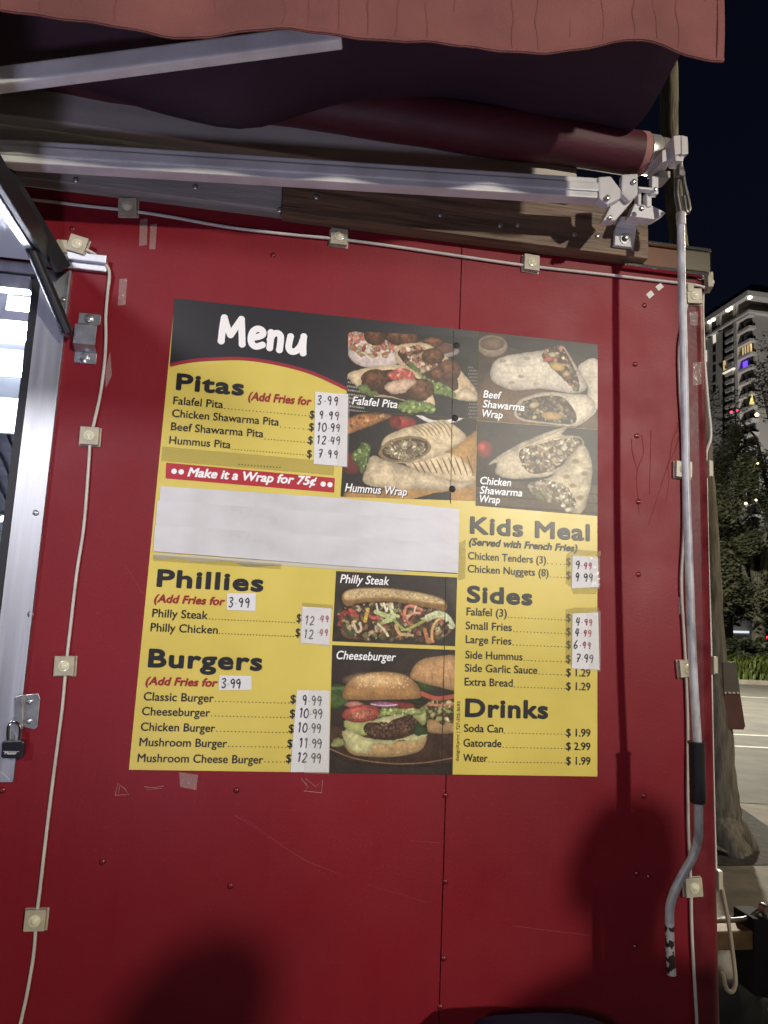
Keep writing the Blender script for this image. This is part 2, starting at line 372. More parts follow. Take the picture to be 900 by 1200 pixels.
b = MB(); b.span((at(797, 300, -.02).x, -.024, zc0+.0075), (XC-.006, .06, zc1-.0055)); b.build('corner_cap', mat('polished_cap', (.72, .66, .5), .16, 1.0), tr, bevel=.004)
b = MB(); b.span((xa+.002, -.014, zc0+.0075), (at(796, 300, -.02).x, -.0005, zc1-.0055)); b.build('amber_panel', mat('amber_panel', (.15, .05, .012), .3, var=.3), tr)
# tongue, jack and crank beyond the end wall
RUST = mat('rusty_beam', (.20, .13, .06), .6, .3, var=.5, vscale=10)
TY = 1.05
b = MB(); z0, z1 = at(870, 1106, TY).z, at(870, 1084, TY).z; b.span((XC+.002, TY-.05, z0), (at(886, 1095, TY).x, TY+.05, z1)); b.build('tongue_beam', RUST, tr, bevel=.006)
b = MB(); b.pxprism([(884, 1077), (908, 1077), (908, 1172), (885, 1168)], TY-.06, TY+.06); b.build('jack_post', mat('black_steel', (.012, .012, .014), .75, var=.3, spec=.2), tr, bevel=.006)
b = MB(); b.tube(smooth_path([at(836, 1079, TY-.02), at(872, 1077, TY-.02), (at(888, 1068, TY-.02)), at(894, 1062, TY-.02), at(895, 1074, TY-.02)], 6), .0085, 10); b.disc(at(894, 1064, TY-.04), .02, (0, -1, 0), .03); b.build('jack_crank', mat('worn_steel', (.35, .33, .28), .3, .9, var=.4), tr, smooth=True)
# marks on the paint: tape scraps, drips, scratches
for q in (((164, 257), (173, 256), (172, 287), (163, 288)), ((176, 263), (184, 262), (182, 292), (175, 292)), ((140, 327), (149, 326), (147, 357), (138, 358)), ((795, 700), (801, 699), (801, 718), (796, 720)), ((808, 366), (818, 365), (818, 381), (809, 381)), ((812, 425), (822, 424), (822, 450), (812, 452)), ((210, 905), (232, 908), (230, 926), (211, 922)), ((123, 435), (129, 412), (131, 440), (124, 455))):
    b = MB(); b.pxprism(q, -.0012 if q[0][0] < 790 else -.0032, -.0003 if q[0][0] < 790 else -.0022); b.build('tape_scrap', TAPE, tr)
WH = mat('white_scrap', (.6, .58, .52), .5)
for q in (((757, 345), (763, 340), (767, 345), (761, 350)), ((768, 336), (774, 331), (778, 336), (772, 341))):
    b = MB(); b.pxprism(q, -.0012, -.0003); b.build('paper_scrap', WH, tr)
SCU = mat('scuff_mark', (.36, .17, .17), .6)
for pth in (((135, 932), (138, 918), (146, 924), (151, 931), (135, 932)), ((140, 921), (139, 930)), ((169, 922), (181, 923), (192, 921)), ((171, 925), (190, 924)), ((353, 912), (360, 921), (358, 912), (370, 922), (378, 914), (377, 929), (356, 927), (361, 922))):
    b = MB(); b.tube([at(x, y, -.0006) for x, y in pth], [.0009*rnd.uniform(.4, 1.1) for _ in pth], 6, flat=.3); b.build('scuff', SCU, tr)
SC2 = mat('faint_scratch', (.28, .03, .04), .6)
for pth in (((275, 955), (310, 978), (360, 1010), (400, 1025)), ((440, 1040), (470, 1048), (500, 1058)), ((282, 956), (330, 990)), ((600, 1085), (690, 1096)), ((480, 985), (515, 988)), ((110, 600), (128, 640)), ((145, 660), (170, 700))):
    b = MB(); b.tube([at(x, y, -.0005) for x, y in pth], [.0006*rnd.uniform(.3, 1) for _ in pth], 6, flat=.3); b.build('scratch', SC2, tr)
DRIP = mat('drip_stain', (.15, .0062, .0105), .5, spec=.15)
b = MB()
for pth in (((797, 470), (794, 500), (788, 515), (784, 540), (776, 565), (768, 590), (760, 615)), ((800, 480), (796, 510), (790, 530), (783, 545), (784, 562), (780, 590)), ((752, 510), (754, 530), (749, 545), (746, 560), (748, 588), (749, 605)), ((763, 505), (762, 540), (761, 580)), ((740, 515), (741, 530), (745, 545), (747, 556))):
    pp = smooth_path([at(x, y, -.0004) for x, y in pth], 4); k = len(pp)
    b.tube(pp, [(.0013-.0009*i/k)*rnd.uniform(.6, 1.25) for i in range(k)], 6, flat=.16)
b.build('drip_stain', DRIP, tr)
# ------------------------------------------------------------------ menu board
K = 1/.72
def ink(name, r, g, b, rough=.35, bump=0.0): return mat(name, tuple(min(.9, c) for c in lin(r, g, b, K)[:3]), rough, bump=bump, bscale=30)
YEL = mat('menu_yellow', (.69, .55, .11), .33, var=.07, vscale=7, bump=.03, bscale=14, rvar=.06)
NAVY = ink('menu_black', 26, 26, 30); INK = ink('lettering_black', 24, 24, 28); DRED = ink('lettering_red', 128, 26, 34); BARRED = ink('bar_red', 150, 28, 40)
WHT = ink('lettering_white', 210, 208, 205)
# text ------------------------------------------------------------
dg = None
def glyphs(s, offset=0.0, shear=0.0, spacing=1.0):
    c = bpy.data.curves.new('t', 'FONT'); c.body = s; c.size = 1; c.offset = offset; c.shear = shear; c.space_character = spacing
    c.resolution_u = 4; c.fill_mode = 'FRONT'
    o = bpy.data.objects.new('t', c); col.objects.link(o); bpy.context.view_layer.update()
    me = bpy.data.meshes.new_from_object(o.evaluated_get(bpy.context.evaluated_depsgraph_get()))
    v = np.array([tuple(q.co) for q in me.vertices]); f = [tuple(p.vertices) for p in me.polygons]
    bpy.data.objects.remove(o); bpy.data.curves.remove(c); bpy.data.meshes.remove(me)
    return v, f
_caps = {}
def text(b, s, x0, y0, x1, y1, cap, Y=-.0031, bold=0.0, shear=0.0, spacing=1.0):
    """lettering between two baseline pixels, capital height in pixels; lies on the board plane; bold = stroke growth in pixels"""
    v, f = glyphs(s, 0.0, shear, spacing)
    if 'H' not in _caps:
        h, _ = glyphs('H'); _caps['H'] = (h[:, 1].min(), h[:, 1].max())
    lo, hi = _caps['H']
    A = at(x0+bold, y0-bold, Y); B = at(x1-bold, y1-bold, Y); H = at(x0, y0-cap+2*bold, Y).z-at(x0, y0, Y).z
    u = (v[:, 0]-v[:, 0].min())/(v[:, 0].max()-v[:, 0].min()); w = (v[:, 1]-lo)/(hi-lo)
    zz = (A.z)+w*H; xs = A.x+(B.x-A.x)*u
    k = 1 if bold == 0 else 3 if bold < .35 else 8 if bold < 1 else 16
    for i in range(k):
        a = 2*math.pi*i/k; g = bold*.00178
        b.add([(p+g*math.cos(a)*(k > 1), Y-2e-5*i, q+g*math.sin(a)*(k > 1)) for p, q in zip(xs, zz)], f)
    if bold >= 1:
        for i in range(8):
            a = 2*math.pi*i/8; g = bold*.00089; b.add([(p+g*math.cos(a), Y-2e-5*(i+k), q+g*math.sin(a)) for p, q in zip(xs, zz)], f)
def dots(b, x0, y0, x1, y1, n, r=1.0, Y=-.0031):
    A = at(x0, y0, Y); B = at(x1, y1, Y); R = r*.0018
    for i in range(n):
        p = A+(B-A)*(i/(n-1)); p.z = A.z
        b.add([(p.x+R*math.cos(w), Y, p.z+R+R*math.sin(w)) for w in np.linspace(0, 2*math.pi, 9)[:-1]], [tuple(range(8))])
def leader(b, x0, y0, x1, y1, n): dots(b, x0, y0, x1, y1, max(4, int(n*.72)), .62)

mb = thing('menu_board', at(450, 906, 0), 'large yellow and black food menu board headed Menu, fixed to the red wall', 'menu board')
pe = [(205, 350), (700, 404), (700, 910), (151, 902)]
b = MB(); b.pxprism(pe, -.002, -.0002); b.build('panel', YEL, mb)
def plate(name, pts, m, Y, parent=mb, t=.0003, label=None):
    b = MB(); b.pxprism(pts, Y, Y+t); return b.build(name, m, parent, label=label)
arc = smooth_path([(199, 426), (220, 421.5), (246.7, 419), (287, 418.5), (326.7, 424.5), (366.7, 435.5), (407, 454)], 5)
plate('header_panel', [(204.6, 349.5), (535, 385.6), (561, 388.4), (561, 397), (408, 391), (407, 454)] + [tuple(q) for q in arc[::-1]][1:], NAVY, -.0024)
arcl = [(x, y+2) for x, y in arc]
b = MB(); b.tube([at(x, y, -.0025) for x, y in arcl], .0042, 6, flat=.1); b.build('header_arc', ink('arc_red', 128, 30, 44), mb)
# the word Menu, brush lettering
b = MB(); cr = lambda pts: [(180+x/3.75, 340+y/3.75) for x, y in pts]
for si_, st in enumerate(([(297, 224), (303, 170), (311, 121)], [(311, 121), (324, 165), (338, 197)], [(338, 197), (360, 165), (386, 128)], [(386, 128), (388, 185), (389, 238)],
           [(436, 208), (460, 205), (481, 194), (476, 176), (456, 170), (437, 182), (428, 208), (432, 235), (450, 248), (478, 241)],
           [(516, 186), (514, 220), (510, 254)], [(512, 218), (524, 196), (544, 189), (558, 202), (557, 235), (553, 263)],
           [(602, 204), (596, 230), (594, 254), (606, 270), (628, 266), (646, 245), (655, 222)], [(660, 204), (657, 240), (657, 277)])):
    pp = smooth_path(cr(st), 4)
    pp3 = [at(x, y, -.0033-.00008*si_) for x, y in pp]
    b.tube(pp3, .0074, 10, flat=.06)
    for q in (pp3[0], pp3[-1]): b.tube([q+Vector((0, -.00035, 0)), q+Vector((0, .0002, 0))], .0074, 14)
b.build('title_lettering', WHT, mb)
SECT = {
 'Pitas': dict(head=(206, 457, 285.5, 465.5, 20), note=('(Add Fries for', 290.7, 469, 365, 475, 10.3, 'r'), rows=[
   ('Falafel Pita', 202.7, 473.5, 261.3, 479.3, 36, 362, 490, '$', 362.7, 368.5), ('Chicken Shawarma Pita', 201.3, 488.5, 326.7, 501, 11, 361, 504.5, '$', 362, 367.8),
   ('Beef Shawarma Pita', 200, 504, 308.5, 515, 20, 360, 520, '$', 360.8, 366.6), ('Hummus Pita', 198, 520, 270, 527, 35, 358.5, 536, '$', 359.5, 365.3)], cap=9.3),
 'Phillies': dict(head=(183.3, 687.7, 308.4, 693.5, 21), note=('(Add Fries for', 180.4, 706, 263.6, 709, 10, 'r'), rows=[
   ('Philly Steak', 178, 723, 243.4, 726, 39, 345, 729, '$', 347.4, 353), ('Philly Chicken', 176, 739.7, 255, 743, 35, 344, 746, '$', 346, 351.8)], cap=9.8),
 'Burgers': dict(head=(173.2, 782, 307, 786, 22), note=('(Add Fries for', 170.3, 802.7, 255, 804, 10, 'r'), rows=[
   ('Classic Burger', 168, 820.9, 250.4, 822.5, 30, 338.5, 824, '$', 340, 346.6), ('Cheeseburger', 166, 838.2, 246, 839.6, 31, 337.5, 841, '$', 339.3, 345.7),
   ('Chicken Burger', 164.6, 856.4, 252, 857.6, 28, 336.5, 858.6, '$', 338, 344.4), ('Mushroom Burger', 163, 874.3, 266, 875.3, 23, 335, 876, '$', 336.5, 342.8),
   ('Mushroom Cheese Burger', 160.8, 893, 308.4, 893.4, 9, 333.5, 893.6, '$', 335, 341.3)], cap=10),
 'Kids Meal': dict(head=(550.6, 625.5, 691.5, 636, 20.6), note=('(Served with French Fries)', 549.4, 639, 677, 648, 9, 'k'), rows=[
   ('Chicken Tenders (3)', 548.4, 655.4, 640, 661, 7, 662, 662.3, '$', 663.6, 669), ('Chicken Nuggets (8)', 548, 670.6, 643, 676.5, 7, 662, 678.2, '$', 663.6, 669)], cap=9),
 'Sides': dict(head=(547, 706, 624, 710.5, 20), note=None, rows=[
   ('Falafel (3)', 546.6, 721, 594, 724, 26, 662, 728.4, '$', 663.6, 669), ('Small Fries', 545.6, 737.4, 600, 740.5, 23, 662, 744.4, '$', 663.6, 669),
   ('Large Fries', 545.6, 753.6, 599.4, 756.3, 23, 662, 759.8, '$', 663.6, 669), ('Side Hummus', 545.3, 771.7, 612.5, 774.5, 18, 662, 776.5, '$', 663.5, 668.8),
   ('Side Garlic Sauce', 544.7, 787, 629.8, 790.5, 12, 662, 792.3, '$ 1.29', 663.5, 692), ('Extra Bread', 544.3, 803.3, 600.9, 805.7, 23, 662, 808.5, '$ 1.29', 663.5, 692)], cap=9.3),
 'Drinks': dict(head=(544.9, 840.3, 642.4, 844.5, 22), note=None, rows=[
   ('Soda Can', 543.6, 857.8, 589.7, 859.7, 26, 662, 863, '$ 1.99', 663.5, 692), ('Gatorade', 543, 875, 587.6, 876.5, 27, 662, 878.9, '$ 2.99', 663.5, 692), ('Water', 542.6, 892.6, 571.3, 893.5, 33, 662, 896, '$ 1.99', 663.5, 692)], cap=9.3),
}
for name, S in SECT.items():
    x0, y0, x1, y1, cap = S['head']
    b = MB(); text(b, name, x0, y0, x1, y1, cap, bold=1.12, spacing=1.08); b.build('heading', INK, mb)
    if S['note']:
        t, x0, y0, x1, y1, c, k = S['note']; b = MB(); text(b, t, x0, y0, x1, y1, c, bold=.5, shear=.2, spacing=1.02); b.build('note_lettering', DRED if k == 'r' else INK, mb)
    b = MB()
    for (t, x0, y0, x1, y1, n, xd, yd, t2, xs0, xs1) in S['rows']:
        text(b, t, x0, y0, x1, y1, S['cap'], bold=.22)
        leader(b, x1+2, y1, xd, yd, n); text(b, t2, xs0, yd, xs1, yd+(xs1-xs0)*.06, S['cap'], bold=.22)
    b.build('item_lettering', INK, mb)
plate('offer_bar', [(194.7, 542.1), (392.5, 560.2), (391.5, 577.3), (193.9, 560.6)], BARRED, -.0026)
b = MB(); text(b, 'Make it a Wrap for 75\u00a2', 219.5, 558.5, 371, 572, 11, bold=.55, shear=.22)
for q in ((204, 552.3), (212.3, 553), (378.7, 567.3), (386.7, 568)):
    p = at(*q, -.0031); b.add([(p.x+.0056*math.cos(w), -.0031, p.z+.0056*math.sin(w)) for w in np.linspace(0, 2*math.pi, 15)[:-1]], [tuple(range(14))])
b.build('offer_lettering', WHT, mb)
b = MB(); v, f = glyphs('designXprint | 727-505-8693', 0, 0)
A = at(536, 892, -.0031); B = at(536.5, 822, -.0031); L = B.z-A.z; k = L/(v[:, 0].max()-v[:, 0].min())
b.add([(A.x-(y-.3)*k*.95, -.0031, A.z+(x-v[:, 0].min())*k) for x, y, _ in v], f); b.build('credit_lettering', INK, mb)

# ------------------------------------------------------------------ printed food pictures: a fine grid of coloured cells each
def vnoise(X, Y, s, seed=0):
    x = X/s; y = Y/s; xi = np.floor(x).astype(int); yi = np.floor(y).astype(int); fx = x-xi; fy = y-yi
    fx = fx*fx*(3-2*fx); fy = fy*fy*(3-2*fy)
    h = lambda a, c: np.modf(np.abs(np.sin(a*127.1+c*311.7+seed*74.7)*43758.5453))[0]
    return (h(xi, yi)*(1-fx)+h(xi+1, yi)*fx)*(1-fy)+(h(xi, yi+1)*(1-fx)+h(xi+1, yi+1)*fx)*fy
def fbm(X, Y, s, seed=0): return .5*vnoise(X, Y, s, seed)+.3*vnoise(X, Y, s/2.1, seed+1)+.2*vnoise(X, Y, s/4.3, seed+2)
class Paint:
    def __init__(s, X, Y, base, seed=1):
        s.X, s.Y = X, Y; s.C = np.zeros(X.shape+(3,)); s.C[:] = base; s.r = random.Random(seed); s.k = seed*13
    def mix(s, m, c): s.C += (np.asarray(c, float)-s.C)*m[..., None] if np.ndim(c) == 1 else (c-s.C)*m[..., None]
    def sdf(s, P):
        X, Y = s.X, s.Y; d = np.full(X.shape, 1e9); sg = np.zeros(X.shape, bool); n = len(P)
        for i in range(n):
            ax, ay = P[i]; bx, by = P[(i+1) % n]; ex, ey = bx-ax, by-ay; L = ex*ex+ey*ey+1e-9
            t = np.clip(((X-ax)*ex+(Y-ay)*ey)/L, 0, 1); d = np.minimum(d, (X-ax-t*ex)**2+(Y-ay-t*ey)**2)
            c = (ay > Y) != (by > Y); sg ^= c & (X < ex*(Y-ay)/(ey if abs(ey) > 1e-9 else 1e-9)+ax)
        return np.where(sg, np.sqrt(d), -np.sqrt(d))
    def tone(s, c, amp, sc, d=None, edge=0, ew=14, grad=(0, 0)):
        s.k += 3; f = 1+amp*(fbm(s.X, s.Y, sc, s.k)-.5)*2
        if d is not None and edge: f = f*(1-edge*np.exp(-np.maximum(d, 0)/ew))
        if grad != (0, 0): f = f*(1+grad[0]*(s.X-s.X.mean())/np.ptp(s.X)+grad[1]*(s.Y-s.Y.mean())/np.ptp(s.Y))
        return np.asarray(c, float)*f[..., None]
    def F(s, pts, c, amp=.15, sc=18, edge=.35, ew=10, soft=1.6, wob=2, smooth=True, grad=(0, 0)):
        P = smooth_path(pts, 4, True) if smooth else [np.array(p) for p in pts]
        s.k += 1; d = s.sdf(P)+wob*(fbm(s.X, s.Y, 14, s.k)-.5)*2
        s.mix(np.clip(d/soft+.5, 0, 1), s.tone(c, amp, sc, d, edge, ew, grad)); return d
    def E(s, x, y, rx, ry, c, rot=0, amp=.15, sc=14, edge=.35, soft=1.5, wob=.06, hl=0):
        a = math.radians(rot); u = (s.X-x)*math.cos(a)+(s.Y-y)*math.sin(a); v = -(s.X-x)*math.sin(a)+(s.Y-y)*math.cos(a)
        s.k += 1; q = np.sqrt((u/rx)**2+(v/ry)**2)+wob*(fbm(s.X, s.Y, max(6, rx*.6), s.k)-.5)*2; d = (1-q)*min(rx, ry)
        cc = s.tone(c, amp, sc, d, edge, min(rx, ry)*.4)
        if hl: cc = cc*(1+hl*np.exp(-((u/rx+.3)**2+(v/ry+.4)**2)*4))[..., None]
        s.mix(np.clip(d/soft+.5, 0, 1), cc)
    def S(s, pts, w, c, soft=1.5, amp=.1, a=1.0, taper=False):
        P = smooth_path(pts, 4); d = np.full(s.X.shape, 1e9); n = len(P)-1
        for i in range(n):
            ax, ay = P[i]; ex, ey = P[i+1]-P[i]; L = ex*ex+ey*ey+1e-9; t = np.clip(((s.X-ax)*ex+(s.Y-ay)*ey)/L, 0, 1)
            ww = w*(1-.6*abs(2*(i+.5)/n-1)) if taper else w
            d = np.minimum(d, np.hypot(s.X-ax-t*ex, s.Y-ay-t*ey)-ww/2)
        s.mix(np.clip(.5-d/soft, 0, 1)*a, s.tone(c, amp, 8))
    def bits(s, pts, cols, n, size=(4, 9), smooth=True):
        P = smooth_path(pts, 4, True) if smooth else pts
        n = int(n*1.9); size = (size[0]*.62, size[1]*.8); mid = np.mean(np.array(cols, float), 0)
        x0, y0 = np.min(P, 0); x1, y1 = np.max(P, 0); k = 0; tries = 0
        pa = np.array(P)
        def ins(x, y):
            c = False
            for i in range(len(pa)):
                ax, ay = pa[i]; bx, by = pa[i-1]
                if (ay > y) != (by > y) and x < (bx-ax)*(y-ay)/(by-ay)+ax: c = not c
            return c
        while k < n and tries < n*20:
            tries += 1; x = s.r.uniform(x0, x1); y = s.r.uniform(y0, y1)
            if not ins(x, y): continue
            k += 1; c = np.array(s.r.choice(cols))*.7+mid*.3; r = s.r.uniform(*size); f = s.r.uniform(.75, 1.2)
            ix = (np.abs(s.X-x) < r*3) & (np.abs(s.Y-y) < r*3)
            if not ix.any(): continue
            a = s.r.uniform(0, 3.14); e = s.r.uniform(.3, .9)
            u = (s.X[ix]-x)*math.cos(a)+(s.Y[ix]-y)*math.sin(a); v = -(s.X[ix]-x)*math.sin(a)+(s.Y[ix]-y)*math.cos(a)
            q = np.sqrt((u/r)**2+(v/(r*e))**2)+.5*(vnoise(s.X[ix], s.Y[ix], r*.7+2, k)-.5); m = np.clip((1-q)*r*e/1.6+.5, 0, 1)[:, None]
            sh = (1.12-.35*q)[:, None]
            s.C[ix] += (np.array(c)*f*np.clip(sh, .6, 1.2)-s.C[ix])*m
PRINT = bpy.data.materials.new('printed_picture'); PRINT.use_nodes = True
_n = PRINT.node_tree.nodes; _a = _n.new('ShaderNodeVertexColor'); _a.layer_name = 'print'
PRINT.node_tree.links.new(_a.outputs[0], _n['Principled BSDF'].inputs['Base Color']); _n['Principled BSDF'].inputs['Roughness'].default_value = .38; _n['Principled BSDF'].inputs['Specular IOR Level'].default_value = .38
def picture(quad, o, sc, fn, label, cell=.62, Y=-.0027, seed=1, base=(40, 35, 32)):
    tl, tr_, br_, bl = [np.array(q, float) for q in quad]
    nx = int(np.linalg.norm(tr_-tl)/cell); ny = int(np.linalg.norm(bl-tl)/cell)
    u, v = np.meshgrid(np.linspace(0, 1, nx+1), np.linspace(0, 1, ny+1))
    px = sum(w[..., None]*p for w, p in (((1-u)*(1-v), tl), (u*(1-v), tr_), (u*v, br_), ((1-u)*v, bl)))
    X = (px[..., 0]-o[0])*sc; Yy = (px[..., 1]-o[1])*sc
    P = Paint(X, Yy, base, seed); fn(P)
    P.C *= (1+.30*(fbm(X, Yy, 7, seed+50)-.5)+.22*(fbm(X, Yy, 34, seed+60)-.5))[..., None]
    g_ = P.C.mean(-1, keepdims=True); c = g_*.26+P.C*.74; c = (c-60)*.9+56; c = c*np.array([1.02, 1.0, .93]); c = np.clip(c, 2, 250)/255; c = np.where(c <= .04045, c/12.92, ((c+.055)/1.055)**2.4)*K*1.0; c = np.minimum(c, .85)
    off = wloc(mb)
    dirs = (px[..., :1]-450)/FPX*RT-(px[..., 1:]-600)/FPX*UP+FW
    W = CAM+dirs*((Y-CAM[1])/dirs[..., 1:2])-np.array(off)
    W = W.reshape(-1, 3); i = np.arange(ny)[:, None]*(nx+1)+np.arange(nx)
    F = np.stack([i, i+nx+1, i+nx+2, i+1], -1).reshape(-1, 4)
    me = bpy.data.meshes.new('food_picture'); me.from_pydata(W.tolist(), [], F.tolist()); me.update()
    at_ = me.color_attributes.new('print', 'FLOAT_COLOR', 'POINT')
    at_.data.foreach_set('color', np.concatenate([c.reshape(-1, 3), np.ones((c.size//3, 1))], 1).astype(np.float32).ravel())
    me.materials.append(PRINT); ob = bpy.data.objects.new('food_picture', me); col.objects.link(ob); ob.parent = mb; ob['label'] = label
    return ob
CREAMC = (208, 184, 146); LET = [(120, 150, 66), (150, 172, 92), (84, 118, 46)]; MEATS = [(112, 72, 42), (84, 52, 32), (140, 96, 60), (62, 40, 28)]
def p_falafel(p):
    p.F([(45, 45), (500, 45), (500, 350), (45, 350)], (34, 33, 31), smooth=False, edge=0)
    for i in range(13):
        for j in range(9):
            x, y = 42+i*7+(j % 2)*3, 205+j*13+i*1.0
            if x < 108: p.E(x, y, 2.6, 3.6, (150, 145, 140), edge=0)
    for i in range(9):
        for j in range(18): p.E(448+i*6+(j % 2)*3, 170+j*11, 2, 3, (120, 115, 110), edge=0)
    p.F([(400, 45), (482, 45), (482, 175), (440, 150), (400, 130)], (44, 42, 38), wob=4)
    p.E(300, 115, 115, 32, (178, 168, 165)); p.E(300, 108, 100, 24, (120, 70, 62))
    p.F([(50, 108), (56, 60), (100, 56), (200, 90), (225, 120), (210, 160), (160, 172), (90, 165), (56, 140)], (202, 184, 186), edge=.25)
    p.bits([(54, 100), (60, 62), (110, 58), (205, 92), (205, 130), (100, 135)], [(196, 70, 62), (214, 110, 96), (150, 165, 90), (218, 205, 190), (176, 52, 48), (190, 200, 150)], 60, (7, 15))
    for x, y, a, b_ in ((140, 64, 37, 34), (212, 66, 36, 31), (248, 78, 34, 28), (330, 88, 34, 19)):
        p.E(x, y, a, b_, (112, 66, 36), amp=.5, sc=9, edge=.5, hl=.35)
    p.F([(203, 118), (215, 98), (260, 90), (310, 92), (372, 132), (425, 185), (472, 245), (476, 282), (440, 240), (404, 274), (340, 235), (285, 200), (230, 170), (208, 148)], (206, 178, 138), edge=.2)
    p.F([(215, 120), (250, 102), (300, 105), (360, 150), (405, 195), (412, 240), (380, 245), (300, 200), (240, 160)], (78, 46, 30), edge=.3)
    p.bits([(222, 120), (255, 106), (300, 108), (345, 140), (330, 190), (250, 160)], [(214, 190, 160), (160, 100, 66), (120, 72, 44), (225, 205, 180), (196, 110, 90)], 36, (6, 14))
    for x, y, a, b_ in ((330, 132, 38, 26), (386, 180, 36, 38), (345, 190, 22, 22)): p.E(x, y, a, b_, (110, 66, 38), amp=.5, sc=8, edge=.45, hl=.3)
    p.F([(242, 150), (268, 160), (310, 205), (352, 222), (392, 240), (405, 268), (352, 262), (300, 232), (262, 190)], (116, 146, 66), amp=.35, sc=12, wob=8)
    p.bits([(250, 158), (310, 205), (392, 245), (352, 258), (290, 220)], LET, 26, (5, 12))
    p.F([(404, 274), (436, 236), (474, 262), (478, 282)], (214, 192, 160))
    p.F([(48, 196), (85, 178), (160, 164), (230, 164), (282, 192), (325, 250), (334, 300), (280, 292), (200, 272), (120, 262), (78, 232)], (210, 184, 146), edge=.22)
    p.F([(95, 235), (110, 195), (190, 178), (270, 200), (315, 262), (280, 285), (190, 265), (130, 255)], (66, 38, 26), edge=.2)
    p.E(140, 208, 46, 32, (104, 62, 36), amp=.5, sc=9); p.E(292, 242, 42, 34, (112, 68, 40), amp=.5, sc=9, hl=.3)
    p.F([(180, 190), (225, 172), (262, 185), (272, 215), (230, 212), (195, 210)], (198, 76, 62), amp=.3, edge=.2); p.bits([(180, 190), (225, 172), (270, 200), (230, 214)], [(214, 96, 80), (180, 56, 48), (226, 140, 120)], 14, (6, 12))
    p.F([(172, 232), (205, 212), (260, 208), (274, 222), (240, 250), (190, 258)], (214, 178, 152), amp=.2, wob=6)
    p.F([(84, 238), (100, 226), (128, 245), (150, 262), (110, 260)], (116, 140, 70), wob=6)
    p.F([(206, 300), (250, 276), (300, 284), (336, 300), (330, 322), (300, 316), (255, 318), (220, 312)], (118, 148, 64), amp=.35, wob=9); p.bits([(215, 300), (260, 280), (330, 300), (320, 318), (240, 314)], LET, 28, (5, 13))
def p_hummus(p):
    p.F([(380, 300), (500, 300), (500, 640), (380, 640), (20, 640), (20, 300)], (34, 30, 27), smooth=False, edge=0)
    p.F([(30, 610), (60, 560), (200, 560), (470, 380), (490, 400), (490, 640), (30, 640)], (176, 126, 58), amp=.12, sc=40, wob=2)
    p.F([(255, 606), (330, 585), (385, 578), (390, 625), (255, 625)], (40, 36, 34), smooth=False)
    p.S([(280, 326), (330, 350), (400, 345), (440, 325)], 12, (196, 190, 196)); 
    p.F([(44, 345), (90, 325), (150, 322), (196, 330), (150, 352), (80, 380), (44, 390)], (178, 116, 58), amp=.3, sc=12); p.bits([(50, 350), (100, 330), (170, 330), (80, 372)], [(214, 170, 110), (140, 80, 40), (190, 70, 40)], 18, (4, 9))
    p.E(236, 354, 39, 24, (164, 36, 30), hl=.5); p.E(205, 350, 20, 20, (140, 30, 26)); p.S([(228, 342), (240, 334), (250, 340)], 4, (60, 90, 40))
    p.E(62, 486, 34, 38, (120, 34, 34)); p.F([(64, 462), (98, 420), (128, 436), (122, 470), (108, 500), (92, 520), (78, 486)], (86, 116, 46), amp=.4, wob=10); p.bits([(68, 460), (100, 424), (125, 440), (96, 512)], LET, 30, (4, 11))
    p.F([(106, 512), (128, 462), (180, 478), (300, 512), (390, 540), (462, 545), (445, 566), (380, 575), (250, 572), (140, 564), (100, 546)], (202, 182, 146), edge=.3, ew=14, amp=.2, sc=30)
    p.F([(238, 486), (300, 462), (385, 452), (440, 488), (468, 528), (458, 548), (380, 540), (300, 516)], (216, 192, 148), edge=.2, amp=.15)
    for i in range(10):
        x = 262+i*20; p.S([(x, 482-i*2.2), (x+12, 500-i*.5), (x+22, 516+i*1.2)], 5.5, (96, 56, 26), taper=True, a=.85)
    p.F([(160, 432), (178, 396), (250, 366), (330, 350), (372, 345), (425, 380), (438, 404), (402, 430), (335, 468), (250, 486), (178, 476)], (212, 190, 148), edge=.25, ew=12, amp=.15)
    for i in range(8): p.S([(262+i*14, 364-i*2.5), (284+i*14, 378-i*2), (300+i*14, 396)], 4, (112, 70, 34), taper=True, a=.7)
    p.E(238, 440, 86, 42, (186, 150, 96), rot=-8); p.E(238, 441, 76, 34, (92, 72, 50), rot=-8, amp=.4)
    p.bits([(168, 446), (200, 418), (260, 410), (305, 428), (290, 460), (220, 472)], [(206, 196, 168), (150, 140, 96), (120, 84, 56), (226, 216, 196), (104, 116, 60), (170, 130, 90)], 95, (5, 11))
